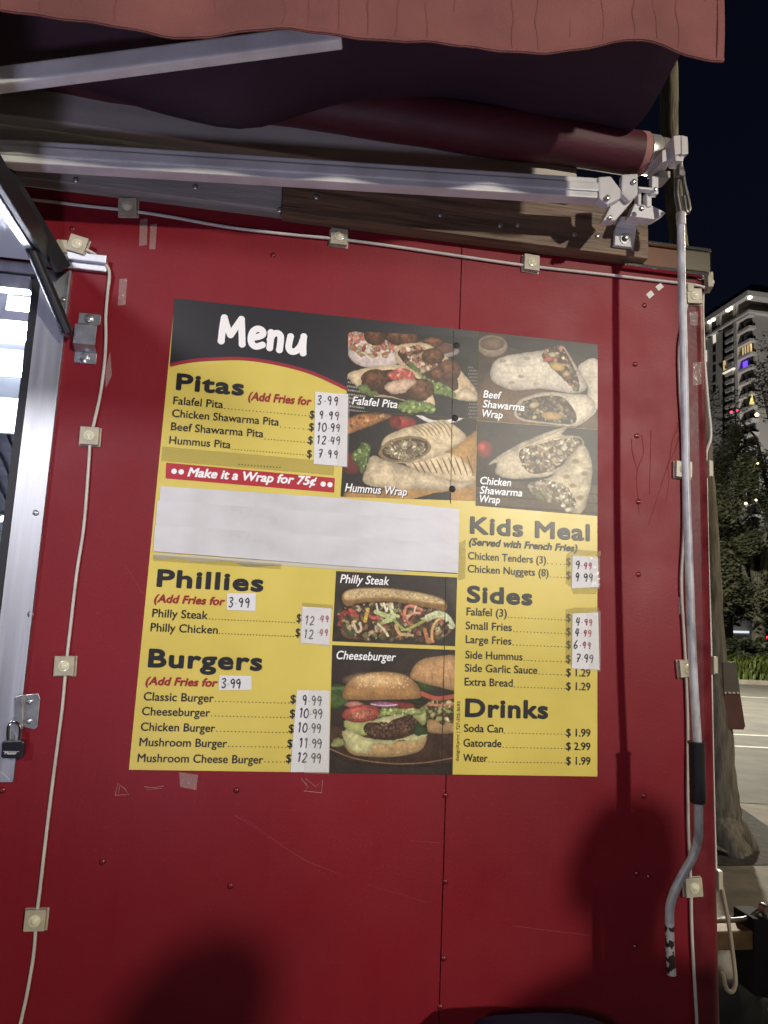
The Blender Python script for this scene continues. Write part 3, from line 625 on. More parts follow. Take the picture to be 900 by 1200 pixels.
def p_beef(p):
    p.F([(470, 60), (890, 60), (890, 390), (470, 390)], (58, 44, 36), smooth=False, edge=0, amp=.3, sc=60)
    p.F([(590, 75), (890, 95), (890, 165), (780, 120), (600, 110)], (40, 36, 32), wob=3); p.F([(480, 240), (560, 180), (880, 330), (880, 390), (480, 350)], (98, 70, 46), amp=.25, sc=40)
    p.E(525, 100, 50, 36, (158, 134, 108)); p.E(525, 92, 40, 22, (120, 92, 70))
    p.F([(808, 168), (880, 148), (880, 296), (800, 366), (788, 330), (842, 250)], (206, 196, 178), edge=.25, amp=.1, sc=30)
    p.F([(518, 195), (534, 150), (580, 130), (690, 114), (722, 104), (760, 100), (792, 150), (832, 215), (832, 245), (790, 256), (690, 240), (600, 246), (540, 224)], (206, 196, 180), edge=.35, ew=16, amp=.12, sc=26)
    for a_ in (((560, 160), (640, 165), (700, 150)), ((560, 205), (640, 215), (720, 205)), ((545, 185), (600, 190))): p.S(a_, 4, (170, 158, 142), a=.6, taper=True)
    for q in ((560, 150), (590, 220), (640, 140), (620, 200), (670, 225)): p.E(*q, 8, 4, (176, 150, 120), soft=6)
    p.F([(690, 132), (716, 106), (752, 100), (788, 158), (812, 215), (806, 250), (768, 216), (718, 166)], (72, 50, 38), edge=.3, amp=.4)
    p.bits([(694, 132), (716, 108), (752, 104), (786, 160), (808, 215), (800, 245), (768, 212), (722, 165)], [(96, 64, 46), (140, 100, 60), (190, 120, 80), (90, 110, 56), (60, 42, 32), (214, 190, 150)], 60, (5, 12))
    p.E(740, 168, 26, 14, (206, 166, 84), rot=15); p.E(712, 142, 20, 9, (196, 92, 58), rot=-20); p.E(724, 128, 12, 8, (214, 196, 150)); p.E(770, 192, 12, 8, (188, 150, 90))
    p.F([(598, 322), (620, 276), (700, 252), (790, 258), (842, 264), (866, 306), (800, 362), (700, 356), (622, 346)], (204, 192, 172), edge=.3, ew=12)
    p.F([(606, 320), (630, 284), (700, 264), (760, 272), (800, 320), (792, 356), (700, 350), (630, 340)], (66, 50, 38), amp=.4)
    p.bits([(606, 320), (630, 284), (700, 266), (760, 274), (796, 320), (788, 352), (700, 346), (632, 338)], [(104, 80, 52), (146, 120, 80), (70, 50, 36), (110, 112, 66), (190, 170, 130)], 75, (5, 12))
    p.E(722, 330, 36, 14, (190, 152, 76), rot=6); p.E(664, 294, 18, 10, (196, 176, 130), rot=-15)
def p_chicken(p):
    p.F([(460, 330), (890, 330), (890, 680), (460, 680)], (44, 41, 37), smooth=False, edge=0, amp=.3, sc=70)
    p.F([(460, 540), (890, 560), (890, 690), (460, 690)], (88, 76, 58), smooth=False, edge=.1, amp=.3, sc=50)
    for y in (560, 590, 622): p.S([(460, y), (660, y+14), (890, y+30)], 4, (52, 44, 36), a=.8)
    p.F([(468, 520), (520, 520), (520, 560), (468, 560)], (50, 44, 38))
    p.E(500, 440, 27, 30, (150, 48, 34), hl=.5)
    p.F([(512, 492), (545, 464), (620, 420), (700, 386), (772, 366), (756, 392), (816, 400), (822, 440), (732, 520), (640, 536), (580, 536), (536, 520), (541, 486)], (198, 184, 154), edge=.3, ew=12, amp=.18, sc=24)
    p.S([(540, 470), (640, 425), (765, 372)], 3.5, (140, 122, 94), a=.8); p.S([(640, 440), (720, 405), (812, 398)], 3, (150, 132, 104), a=.8)
    p.F([(618, 442), (680, 424), (745, 408), (816, 404), (812, 450), (742, 502), (662, 522), (624, 490)], (90, 74, 54), amp=.4)
    p.bits([(622, 444), (680, 426), (745, 410), (812, 406), (808, 448), (740, 498), (664, 518), (628, 490)], [(206, 194, 166), (170, 150, 112), (122, 124, 84), (96, 72, 50), (222, 214, 194), (188, 160, 118)], 110, (5, 13))
    p.F([(648, 552), (720, 530), (768, 480), (822, 424), (852, 480), (852, 545), (828, 640), (792, 652), (742, 622), (700, 612), (655, 584)], (198, 184, 152), edge=.32, ew=14, amp=.22, sc=22)
    for q in ((800, 480), (830, 520), (790, 560), (815, 600), (770, 530)): p.E(*q, 9, 6, (160, 126, 84), soft=7)
    p.F([(648, 556), (700, 540), (762, 560), (800, 610), (786, 646), (742, 618), (690, 606)], (128, 112, 80), amp=.35, wob=6)
    p.bits([(650, 558), (700, 542), (760, 562), (798, 610), (784, 642), (742, 616), (692, 604)], [(212, 202, 176), (178, 160, 122), (118, 122, 78), (110, 82, 58), (224, 218, 200)], 80, (5, 13))
    p.F([(655, 585), (680, 575), (700, 600), (690, 612)], (120, 130, 80), wob=8)
def p_philly(p):
    p.F([(30, 110), (690, 110), (690, 520), (30, 520)], (46, 38, 34), smooth=False, edge=0, amp=.25, sc=80); p.F([(600, 120), (690, 130), (690, 420), (640, 330)], (60, 54, 48), soft=60)
    p.F([(84, 425), (130, 402), (480, 410), (610, 420), (560, 470), (400, 462), (200, 468), (110, 462)], (124, 84, 44), amp=.3)
    band = [(76, 330), (130, 300), (330, 285), (500, 310), (600, 335), (645, 390), (620, 445), (520, 480), (420, 462), (300, 470), (150, 455), (80, 410)]
    p.F(band, (60, 42, 28), amp=.4, sc=16)
    p.bits(band, [(98, 60, 38), (70, 44, 30), (150, 110, 60), (196, 190, 150), (120, 130, 60), (164, 60, 44), (206, 170, 130), (52, 66, 36), (88, 50, 34)], 210, (9, 24))
    for q, w, c in ((((85, 350), (100, 330), (125, 340)), 16, (150, 40, 34)), (((78, 350), (84, 390), (96, 420)), 14, (128, 36, 34)), (((100, 400), (120, 440), (150, 432)), 16, (56, 84, 50)), (((150, 395), (165, 430), (185, 420), (180, 385)), 12, (206, 186, 150)), (((130, 320), (150, 345), (165, 350)), 18, (182, 60, 54)), (((205, 375), (212, 345), (220, 318)), 18, (206, 166, 52)), (((230, 352), (250, 362), (268, 355)), 14, (196, 70, 54)), (((260, 330), (310, 350), (350, 362), (300, 380)), 22, (176, 190, 120)), (((330, 300), (345, 340), (372, 352)), 16, (188, 200, 140)), (((400, 350), (410, 310), (440, 300), (490, 320)), 14, (212, 120, 88)), (((405, 375), (440, 340), (480, 335)), 12, (224, 150, 120)), (((390, 340), (420, 380), (445, 400)), 12, (190, 90, 70)), (((350, 370), (400, 418), (450, 402), (530, 360)), 14, (150, 166, 74)), (((360, 400), (380, 440), (430, 445)), 16, (196, 150, 96)), (((505, 420), (520, 470), (545, 478)), 18, (186, 104, 60)), (((540, 470), (545, 410), (570, 370), (600, 360)), 12, (206, 160, 90)), (((520, 360), (580, 340), (620, 365), (640, 400)), 34, (182, 196, 150)), (((262, 290), (268, 320)), 9, (226, 220, 200)), (((300, 288), (312, 325), (318, 310)), 10, (222, 216, 196)), (((340, 290), (346, 312)), 8, (226, 220, 200)), (((460, 300), (452, 330)), 8, (224, 200, 180)), (((270, 392), (300, 420), (320, 450)), 12, (204, 196, 160))):
        p.S(q, w, c, amp=.25)
    p.bits([(560, 400), (600, 380), (635, 400), (600, 440), (560, 430)], [(50, 34, 26), (90, 60, 40)], 12, (7, 14))
    p.F([(88, 262), (104, 228), (170, 211), (300, 211), (430, 224), (550, 248), (606, 274), (616, 308), (602, 332), (560, 316), (480, 302), (330, 278), (180, 286), (112, 302)], (150, 104, 50), edge=.2, amp=.15)
    p.F([(98, 256), (112, 228), (180, 214), (300, 214), (430, 228), (545, 252), (598, 276), (596, 292), (480, 278), (330, 258), (180, 264), (116, 272)], (206, 176, 120), edge=.12, amp=.2, sc=10, soft=12)
    p.bits([(110, 250), (180, 220), (300, 220), (430, 234), (545, 256), (580, 280), (330, 254), (180, 258)], [(224, 204, 160), (176, 134, 76), (234, 216, 180), (150, 104, 56)], 160, (2, 5))
def p_cheese(p):
    p.F([(10, 490), (690, 490), (690, 1150), (10, 1150)], (50, 39, 35), smooth=False, edge=0, amp=.25, sc=90)
    p.F([(30, 704), (100, 700), (125, 760), (100, 806), (30, 808)], (66, 92, 44), amp=.3, soft=10); p.S([(30, 716), (110, 712)], 14, (100, 140, 70), a=.6)
    p.F([(24, 1010), (60, 900), (640, 900), (660, 1080), (400, 1110), (120, 1085)], (66, 44, 34), amp=.3, sc=40)
    p.F([(470, 884), (560, 868), (660, 880), (660, 935), (560, 942), (480, 920)], (170, 130, 84)); p.F([(480, 770), (660, 770), (660, 885), (560, 870), (490, 860)], (80, 50, 34), amp=.4)
    p.bits([(490, 780), (660, 790), (660, 880), (500, 860)], [(170, 176, 100), (96, 60, 40), (200, 196, 140), (120, 140, 60), (70, 44, 32)], 40, (10, 24))
    p.S([(490, 740), (560, 765), (655, 755)], 22, (178, 74, 52)); p.S([(500, 790), (580, 800), (650, 790)], 12, (190, 120, 90)); p.F([(465, 680), (520, 690), (560, 712), (520, 730), (480, 715)], (56, 78, 38))
    p.F([(432, 646), (455, 598), (500, 566), (570, 554), (670, 560), (670, 716), (580, 708), (490, 686), (445, 668)], (190, 140, 88), edge=.35, ew=24, amp=.12, grad=(.0, -.3))
    for x in (500, 540, 590, 630): p.S([(x, 640), (x+6, 700)], 5, (140, 92, 52), a=.6, soft=6)
    p.F([(102, 985), (200, 960), (400, 950), (505, 950), (508, 990), (470, 1034), (340, 1060), (200, 1056), (130, 1040)], (192, 152, 98), edge=.3, ew=18)
    p.F([(92, 880), (130, 868), (300, 850), (500, 830), (515, 900), (500, 960), (300, 985), (120, 960)], (70, 50, 34), amp=.3)
    p.F([(96, 880), (160, 872), (250, 880), (230, 930), (200, 950), (120, 930)], (172, 178, 102), wob=8)
    p.F([(90, 935), (130, 925), (200, 958), (300, 976), (390, 966), (500, 926), (512, 958), (450, 985), (380, 975), (330, 1000), (260, 996), (220, 1040), (160, 1036), (112, 1000)], (192, 190, 130), edge=.25, amp=.12, wob=5)
    p.F([(240, 880), (330, 850), (420, 835), (370, 900), (280, 905)], (200, 194, 140), wob=4)
    p.F([(196, 924), (215, 890), (262, 886), (300, 904), (350, 872), (420, 850), (462, 858), (468, 905), (430, 944), (350, 964), (280, 968), (225, 952)], (88, 58, 42), amp=.45, sc=11, edge=.4, wob=4)
    p.bits([(205, 920), (260, 892), (350, 880), (455, 862), (460, 900), (350, 955), (230, 945)], [(124, 88, 64), (66, 42, 32), (146, 108, 80), (56, 36, 28)], 90, (5, 12))
    p.F([(452, 890), (480, 900), (525, 935), (490, 950), (455, 945)], (58, 84, 44), wob=5); p.F([(445, 850), (500, 815), (515, 860), (500, 900), (470, 880)], (168, 178, 104), wob=6)
    p.F([(285, 820), (340, 812), (460, 815), (500, 830), (480, 850), (400, 845), (320, 850), (270, 862)], (146, 166, 84), amp=.3, wob=10)
    p.bits([(290, 822), (460, 818), (490, 834), (330, 850)], [(176, 186, 110), (120, 142, 66), (196, 200, 140)], 26, (6, 13))
    p.F([(32, 990), (70, 962), (105, 985), (80, 1008), (38, 1008)], (150, 160, 92), wob=8)
    p.E(150, 796, 48, 16, (206, 120, 112)); p.E(186, 842, 96, 44, (196, 78, 66), rot=-6, hl=.4, amp=.25); p.E(184, 846, 66, 24, (212, 110, 90), rot=-8, amp=.4, sc=9, soft=8); p.bits([(130, 850), (180, 825), (240, 832), (190, 866)], [(226, 170, 130), (182, 60, 50)], 14, (3, 7))
    p.F([(340, 780), (440, 790), (446, 812), (370, 815)], (150, 50, 44)); p.F([(430, 765), (520, 775), (500, 800), (440, 790)], (44, 52, 32))
    p.E(300, 796, 70, 15, (160, 96, 140), rot=3); p.S([(236, 794), (300, 802), (366, 796)], 5, (214, 180, 204))
    p.F([(92, 748), (104, 706), (150, 664), (215, 640), (275, 632), (350, 634), (420, 656), (466, 694), (486, 736), (470, 766), (300, 772), (120, 772)], (186, 132, 74), edge=.3, ew=26, amp=.1, sc=30)
    p.E(270, 672, 130, 30, (216, 170, 112), soft=30, edge=0, amp=.06)
    for i in range(60):
        x = p.r.uniform(150, 420); y = p.r.uniform(640, 715)
        if ((x-285)/150)**2+((y-690)/52)**2 < 1: p.E(x, y, 4.2, 2.4, (232, 206, 160), rot=p.r.uniform(0, 180), edge=0, soft=1)
    for i in range(14): x = 120+i*26; p.S([(x, 765), (x+4, 745+p.r.uniform(-6, 6))], 3, (140, 88, 44), a=.5, taper=True)
    p.S([(28, 1018), (150, 1066), (330, 1092), (500, 1088), (660, 1062)], 6, (150, 112, 80), a=.8)
PICS = []
o2, s2 = (390, 370), 2.8125; o5, s5 = (380, 640), 4.288
PICS.append(picture([(408.5, 388), (561, 395.2), (559, 491), (405.7, 481)], o2, s2, p_falafel, 'picture of two falafel pitas', seed=2))
PICS.append(picture([(405.7, 481.3), (559, 491.3), (557, 587), (399, 582)], o2, s2, p_hummus, 'picture of grilled hummus wraps', seed=3))
PICS.append(picture([(561.3, 388.4), (700.4, 403.6), (700.4, 503), (559.3, 492.5)], o2, s2, p_beef, 'picture of beef shawarma wraps', seed=4))
PICS.append(picture([(559.3, 493), (700.4, 503.4), (700.2, 604.6), (557.3, 592.5)], o2, s2, p_chicken, 'picture of chicken shawarma wraps', seed=5))
PICS.append(picture([(394, 669.2), (535.8, 676.8), (533.4, 757.3), (389.3, 751.5)], o5, s5, p_philly, 'picture of a Philly steak sandwich', seed=6))
PICS.append(picture([(389.3, 755.9), (533.4, 761.7), (530.4, 908), (385.6, 905.9)], o5, s5, p_cheese, 'picture of a tall cheeseburger', seed=7))
plate('picture_edge', [(394.5, 658), (535.8, 668), (535.8, 672.4), (394.5, 664.7)], NAVY, -.0026)
SHADOWED = ink('caption_outline', 20, 18, 18)
for pic, rows in ((0, (('Falafel Pita', 412.4, 473.8, 465.7, 478.8, 9.5),)), (1, (('Hummus Wrap', 404, 576, 477, 582, 10),)), (2, (('Beef', 566, 466, 588, 468, 9), ('Shawarma', 565.5, 477.4, 614.7, 481.5, 9), ('Wrap', 565, 488.6, 589, 491, 9))),
        (3, (('Chicken', 562.6, 567.3, 599, 570.5, 9), ('Shawarma', 562.2, 578.4, 612, 582.5, 9), ('Wrap', 562, 588.6, 586, 590.6, 9))), (4, (('Philly Steak', 398.2, 683, 456, 686.2, 10.2),)), (5, (('Cheeseburger', 394, 772.5, 464, 775, 10.2),))):
    b = MB(); b2 = MB()
    for t, x0, y0, x1, y1, c in rows: text(b, t, x0, y0, x1, y1, c, Y=-.0036, bold=.25, shear=.2); text(b2, t, x0+.9, y0+1, x1+.9, y1+1, c, Y=-.0031, bold=.7, shear=.2)
    b.build('caption_lettering', WHT, PICS[pic]); b2.build('caption_outline', SHADOWED, PICS[pic])
# crease of the wall seam and screw heads telegraphing through
for q0, q1 in (((531.5, 388), (528, 590)), ((522.5, 676), (517.5, 903))):
    b = MB(); b.tube([at(*q0, -.0028), at(*q1, -.0028)], .0009, 6, flat=.3); b.build('crease', mat('crease_dark', (.016, .011, .01), .6), mb)
for q in ((535, 405), (533, 490), (530, 573)): b = MB(); b.disc(at(*q, -.0026), .0075, (0, -1, 0), .0007, 14, .0008); b.build('screw_bump', mat('bump_vinyl', (.024, .022, .02), .5, spec=.2), mb, smooth=True)
for q in (((190, 523), (392, 541), (391, 557), (189, 540)), ((179.5, 650), (330, 661), (329, 667), (179, 657))): plate('tape_band', q, YTAPE, -.0032)
plate('torn_paper', smooth_path([(180, 648), (240, 652), (300, 656), (392, 662), (470, 668), (468, 671), (392, 667), (330, 663), (290, 664), (270, 658), (235, 659), (205, 654), (190, 656), (180, 653)], 3), mat('torn_paper', (.55, .52, .4), .7), -.0029)
b = MB(); dots(b, 280, 545, 328, 549.5, 14, .8); b.build('leftover_dots', INK, mb)
for q in (((538, 636), (546, 632), (545, 678), (537, 680)), ((664, 650), (671, 643), (704, 646), (704, 652), (671, 651), (670, 688), (663, 684)), ((669, 688), (702, 687), (698, 696), (672, 696)), ((663, 714), (671, 713), (670, 780), (663, 777)), ((671, 712), (702, 712), (702, 718), (671, 719)), ((354, 706), (390, 709), (390, 714), (354, 712))): plate('tape_band', q, YTAPE, -.0033)

# ------------------------------------------------------------------ paper price labels and cover strips, taped on
PAPER = mat('paper', (.72, .71, .70), .5, var=.05, vscale=20, bump=.12, bscale=25); INKB = mat('marker_ink', (.02, .018, .02), .5); INKR = mat('marker_red', (.30, .03, .05), .5)
DIG = {'0': [[(.5, 1), (.1, .75), (.1, .25), (.5, 0), (.9, .25), (.85, .75), (.5, 1)]], '1': [[(.25, .8), (.55, 1), (.5, 0)]], '2': [[(.1, .8), (.5, 1), (.85, .75), (.6, .4), (.1, .02), (.95, .05)]],
       '3': [[(.1, .9), (.6, 1), (.8, .75), (.4, .52), (.85, .3), (.55, 0), (.1, .1)]], '4': [[(.35, 1), (.15, .45), (.9, .5)], [(.75, .95), (.65, 0)]], '6': [[(.75, 1), (.25, .6), (.15, .2), (.5, 0), (.85, .25), (.5, .48), (.18, .3)]],
       '7': [[(.1, .95), (.9, .95), (.45, 0)], [(.25, .5), (.8, .52)]], '9': [[(.85, .75), (.5, 1), (.15, .75), (.45, .5), (.85, .72), (.7, 0)]], '.': [[(.4, .45), (.5, .4)]], '/': [[(.7, 1), (.3, 0)]]}
def hand(b, s, x0, y0, h, step, Y=-.0041, r=.00145, slope=.06):
    x = x0
    for i, ch in enumerate(s):
        if ch != ' ':
            w = h*.52 if ch != '.' else h*.3
            for st in DIG[ch]:
                pp = smooth_path([(x+u*w+rnd.uniform(-.25, .25)+(v-.5)*1.2, y0+(x-x0)*slope-v*h+rnd.uniform(-.3, .3)) for u, v in st], 4)
                b.tube([at(q[0], q[1], Y) for q in pp], r, 6, flat=.25)
        x += step if ch != '.' else step*.55
def price_label(quad, rows, label, tape=None):
    c = at(sum(q[0] for q in quad)/4, max(q[1] for q in quad), -.0034)
    t = thing('price_label', c, label, 'price label', 'handwritten price labels on the menu')
    b = MB(); b.pxprism(quad, -.0037, -.0033); b.build('paper', PAPER, t)
    blk, red = MB(), MB()
    for (s, x, y, h, st, *sp) in rows:
        if sp: hand(blk, s[:sp[0]], x, y, h, st); hand(red, s[sp[0]:], x+st*sp[1], y-sp[2] if len(sp) > 2 else y, h*.8, st*.9)
        else: hand(blk, s, x, y, h, st)
    blk.build('ink', INKB, t)
    if red.v: red.build('red_ink', INKR, t)
    if tape:
        b = MB(); b.pxprism(tape, -.0049, -.0046); b.build('tape', TAPE, t)
    return t
price_label([(369.5, 459), (408, 462), (406.5, 547), (367.5, 543.5)], [('3.99', 372, 474, 10, 7.5), ('9.99', 374, 491, 9.5, 7.2), ('10.99', 371.5, 505, 9.5, 6.2), ('12.49', 371, 520, 9.5, 6.4), ('7.99', 373, 536, 9, 7.2)],
            'tall white paper strip of five handwritten prices beside the pitas', [(396, 462), (410, 463), (408, 548), (394, 546)])
price_label([(266.2, 695.2), (299.8, 694.9), (299.5, 716), (265.7, 714.8)], [('3.99', 268, 711, 11, 7.4)], 'small white 3.99 slip under the word Phillies')
price_label([(354.6, 710.8), (388.4, 713), (386, 755.9), (352.3, 753)], [('12.49', 357, 732, 10, 6.2, 2, 2.5, 3), ('12.49', 356, 748, 10, 6.2, 2, 2.5, 3)], 'white paper patch with two 12.49 prices beside the Philly sandwiches', [(352, 712), (389.5, 713), (387, 758), (351, 755)])
price_label([(257, 791.4), (295, 792), (294.8, 808.5), (256, 808.8)], [('3.99', 259.5, 806, 11, 6.6)], 'small white 3.99 slip under the word Burgers')
price_label([(348, 808.8), (386, 809.3), (385.5, 905), (340.2, 904.7)], [('9.99', 354, 826, 11, 6.8), ('10.99', 350, 841, 11, 6.2), ('10.99', 348.5, 858, 11, 6.2), ('11.99', 350, 876, 11, 6), ('12.99', 348, 893, 11, 6.4)], 'long white paper strip of five handwritten prices beside the burgers', [(362, 808), (387, 809), (386, 907), (356, 906)])
price_label([(671, 651), (700.6, 653.6), (701.6, 688), (670, 689.6)], [('9.99', 674.5, 667, 9.5, 6, 2, 1.6), ('9.99', 674, 681, 9.5, 6.2)], 'white paper patch with two 9.99 prices beside the kids meals', [(690, 652), (703, 653), (703, 690), (692, 690)])
price_label([(671, 719), (701, 717.6), (702.6, 785), (670.3, 783.3)], [('4.99', 675, 733, 9.5, 6, 2, 1.6), ('4.99', 674, 746, 9.5, 6, 2, 1.6), ('6.99', 672.5, 760, 9.5, 6.4, 2, 1.6), ('7.99', 675, 776, 9.5, 6)], 'white paper strip of four handwritten prices beside the sides', [(688, 717), (704, 716), (704, 787), (690, 786)])
COVER = mat('cover_paper', (.68, .67, .68), .36, var=.06, vscale=7, bump=.35, bscale=6, stretch=(1, 1, 1.4), rvar=.14, dark=(.56, .55, .53))
CRINK = glassy('crinkled_tape', (.75, .75, .75), .12, .08, 1.0)
for i, (q, Y, lab) in enumerate(((((188, 569.5), (400, 583.5), (538.5, 596.5), (538, 616), (400, 606), (186.5, 592)), -.0034, 'topmost of three blank white paper strips covering the middle of the menu'),
                        (((184.5, 586.5), (400, 601.5), (538, 612), (537.5, 643), (400, 634), (182, 621)), -.0044, 'middle one of three blank white paper strips covering the menu'),
                        (((181.5, 615.5), (400, 629), (537.8, 638), (537, 671.5), (480, 668.5), (393, 662.5), (179.6, 646)), -.0054, 'lowest of three blank white paper strips, just above the word Phillies'))):
    b = MB(); b.pxprism(q, Y, Y+.0004); o = b.build('paper_strip', COVER, None); tag(o, lab, 'paper strip', 'blank paper strips over the menu')
    for tq in {0: (((392, 582), (420, 584.5), (418, 607), (391, 606)), ((497, 592), (539, 596), (538.5, 616), (495, 612))), 1: (((300, 596), (420, 604), (418, 618), (299, 611)), ((500, 613), (539, 613), (538.5, 643), (498, 640))), 2: (((180, 632), (300, 642), (299, 655), (179, 646)), ((388, 632), (440, 636), (437, 667), (386, 662)), ((480, 636), (539, 639), (538, 672), (478, 668)))}[i]:
        b = MB(); b.pxprism(tq, Y-.0004, Y-.0001); b.build('tape', CRINK, o)
# ------------------------------------------------------------------ awning
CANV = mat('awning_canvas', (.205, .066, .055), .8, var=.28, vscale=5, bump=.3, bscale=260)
UND = mat('shaded_underside', (.030, .008, .020), .8, var=.3, vscale=3, bump=.5, bscale=9, stretch=(.5, 1.5, 1))  # same cloth seen from below, shade put into its dark colour
ROLLM = mat('shaded_roll_canvas', (.068, .0075, .014), .6, var=.25, vscale=6, bump=.12, bscale=25, stretch=(1, 3, 3))  # same cloth again, base colour darkened to stand for awning shade
XR = .955
aw = thing('awning', (.2, -.1, 2.66), 'red canvas roller awning with white folding arms above the menu', 'awning')
rc = at(722, 176, -.1); RR = .05
b = MB(); n = 40
pts = [(XL+.1+(XR+.035-XL-.1)*i/n, -.1, rc.z+.002*math.sin(i*1.7)) for i in range(n+1)]
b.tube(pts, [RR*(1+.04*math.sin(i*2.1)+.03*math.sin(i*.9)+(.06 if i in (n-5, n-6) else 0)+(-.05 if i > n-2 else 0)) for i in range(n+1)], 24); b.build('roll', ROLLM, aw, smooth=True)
b = MB(); b.disc((XR+.033, -.1, rc.z), RR*.93, (1, 0, 0), .022, 24); b.build('roll_edge', mat('faded_canvas', (.34, .15, .13), .7), aw, smooth=True)
b = MB(); b.disc((XR+.055, -.1, rc.z), .043, (1, 0, 0), .03, 24); b.disc((XR+.086, -.1, rc.z), .04, (1, 0, 0), .016, 24); b.build('roll_cap', mat('satin_metal', (.7, .68, .6), .3, .7), aw, smooth=True)
FZ = at(850, 0, -.48).z+.05
def front_y(x): return -.405-.075*min(1.3, (x+.25)/1.2)
# canvas from roll to front bar, with thickness and sag
b = MB(); NX, NY = 90, 16; top = []; bot = []
for i in range(NX+1):
    x = XL+.1+(XR-XL-.1)*i/NX; yf = front_y(x)
    for j in range(NY+1):
        t = j/NY; y = -.1+(yf+.1)*t; lo_ = max(0, min(1, (.62-x)/.75)); lo_ = lo_*lo_*(3-2*lo_); z = rc.z+RR*.98+(FZ-rc.z-RR)*t-(.03+.17*lo_)*math.sin(math.pi*t**.6)*(1+.25*math.sin(x*9))
        z += .005*math.sin(x*23+t*5)+.006*math.sin(x*13-t*7)*math.sin(math.pi*t)
        top.append((x, y, z)); bot.append((x, y, z-.0025))
idx = lambda i, j: i*(NY+1)+j
b.add(top, [(idx(i, j), idx(i+1, j), idx(i+1, j+1), idx(i, j+1)) for i in range(NX) for j in range(NY)]); b.add(bot, [(idx(i, j+1), idx(i+1, j+1), idx(i+1, j), idx(i, j)) for i in range(NX) for j in range(NY)])
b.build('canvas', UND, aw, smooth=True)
b = MB(); b.beam((XL+.1, front_y(XL+.1), FZ-.0), (XR, front_y(XR), FZ), .035, .05); b.build('front_bar', WHITEP, aw)
# valance: lower edge follows the photograph's wave
edge = [(-900, -30), (-400, 2), (-100, 12), (0, 17), (60, 22), (120, 29), (170, 35), (215, 40), (280, 39), (330, 38), (372, 41), (420, 48), (460, 51), (510, 47), (550, 50), (600, 60), (640, 64), (690, 58), (740, 51), (775, 58), (815, 67), (852, 68)]
ev = smooth_path(edge, 4); vf, vb = [], []; NV = 8
for i, (px, py) in enumerate(ev):
    yy = -.42
    for _ in range(4): yy = front_y(at(px, py, yy).x)-.02
    P = at(px, py, yy); tp = Vector((P.x+.0, yy+.0, FZ+.03))
    for j in range(NV+1):
        t = j/NV; q = P.lerp(tp, t); w = (.007*math.sin(P.x*13+1.3)+.003*math.sin(P.x*29+t*4)+.0012*math.sin(P.x*83+t*9))*(1-t*.7)
        q.y += w; vf.append(q.copy()); vb.append(q+Vector((0, .002, 0)))
k = len(ev); b = MB(); ix = lambda i, j: i*(NV+1)+j
b.add(vf+vb, [(ix(i, j), ix(i+1, j), ix(i+1, j+1), ix(i, j+1)) for i in range(k-1) for j in range(NV)] + [tuple(reversed([k*(NV+1)+q for q in (ix(i, j), ix(i+1, j), ix(i+1, j+1), ix(i, j+1))])) for i in range(k-1) for j in range(NV)] +
      [(ix(i, 0), k*(NV+1)+ix(i, 0), k*(NV+1)+ix(i+1, 0), ix(i+1, 0)) for i in range(k-1)] + [(ix(k-1, j), ix(k-1, j+1), k*(NV+1)+ix(k-1, j+1), k*(NV+1)+ix(k-1, j)) for j in range(NV)])
val = b.build('valance', CANV, aw, smooth=True)
b = MB(); rnd2 = random.Random(5)
for i in range(3, k-1, 3):
    if ev[i][0] < -60: continue
    h = rnd2.uniform(.3, 1.0); a = [vf[ix(i, j)]+Vector((rnd2.uniform(-.004, .004)+.002*j, -.0006, 0)) for j in range(int(NV*(1-h)), NV+1)] if rnd2.random() < .5 else [vf[ix(i, j)]+Vector((rnd2.uniform(-.004, .004), -.0006, 0)) for j in range(0, int(NV*h)+1)]
    if len(a) > 2: b.tube(smooth_path(a, 3), .0011, 5, flat=.4)
b.build('crack', mat('canvas_crack', (.165, .052, .043), .9), val)
b = MB(); b.tube([p+Vector((0, -.001, .004)) for p in [vf[ix(i, 0)] for i in range(k)]], .003, 6, flat=.5); b.tube([vf[ix(k-1, j)]+Vector((-.012, -.001, 0)) for j in range(NV+1)], .0018, 6, flat=.5); b.build('hem', CANV, val)
# arms, torsion bar, shoulder bracket
A = at(716, 226, -.15); B = at(0, 181, -.14); B2 = A+(B-A)*1.75
b = MB(); b.beam(A, B2, .03, .046); b.beam(A+(B2-A)*.005+Vector((0, -.016, .0)), B2+Vector((0, -.016, 0)), .006, .02); b.build('arm', WHITEP, aw, bevel=.004)
C0 = at(400, 42, -.40); D0 = at(0, 94, -.30); D2 = C0+(D0-C0)*1.9
b = MB(); b.beam(C0, D2, .024, .034); b.build('arm', WHITEP, aw, bevel=.004)
b = MB(); b.beam(B2+Vector((0, 0, -.03)), D2+Vector((-.02, 0, .03)), .05, .06); b.build('elbow', WHITEP, aw, bevel=.006)
tz = at(0, 129, -.055).z+.004; b = MB(); b.span((XL+.1, -.075, tz-.026), (.86, -.042, tz+.044)); b.build('torsion_bar', mat('dull_grey_bar', (.46, .42, .38), .5, .2, var=.2, vscale=6, stretch=(.5, 4, 4)), aw, bevel=.004)
b = MB()
b.pxprism([(701, 207), (716, 206), (728, 222), (728, 232), (712, 240), (702, 232)], -.17, -.145)
b.pxprism([(729, 204), (748, 203), (748, 228), (738, 236), (728, 226)], -.165, -.15); b.pxprism([(716, 240), (736, 224), (744, 232), (722, 258), (707, 258)], -.15, -.125)
b.build('shoulder', WHITEP, aw, bevel=.004)
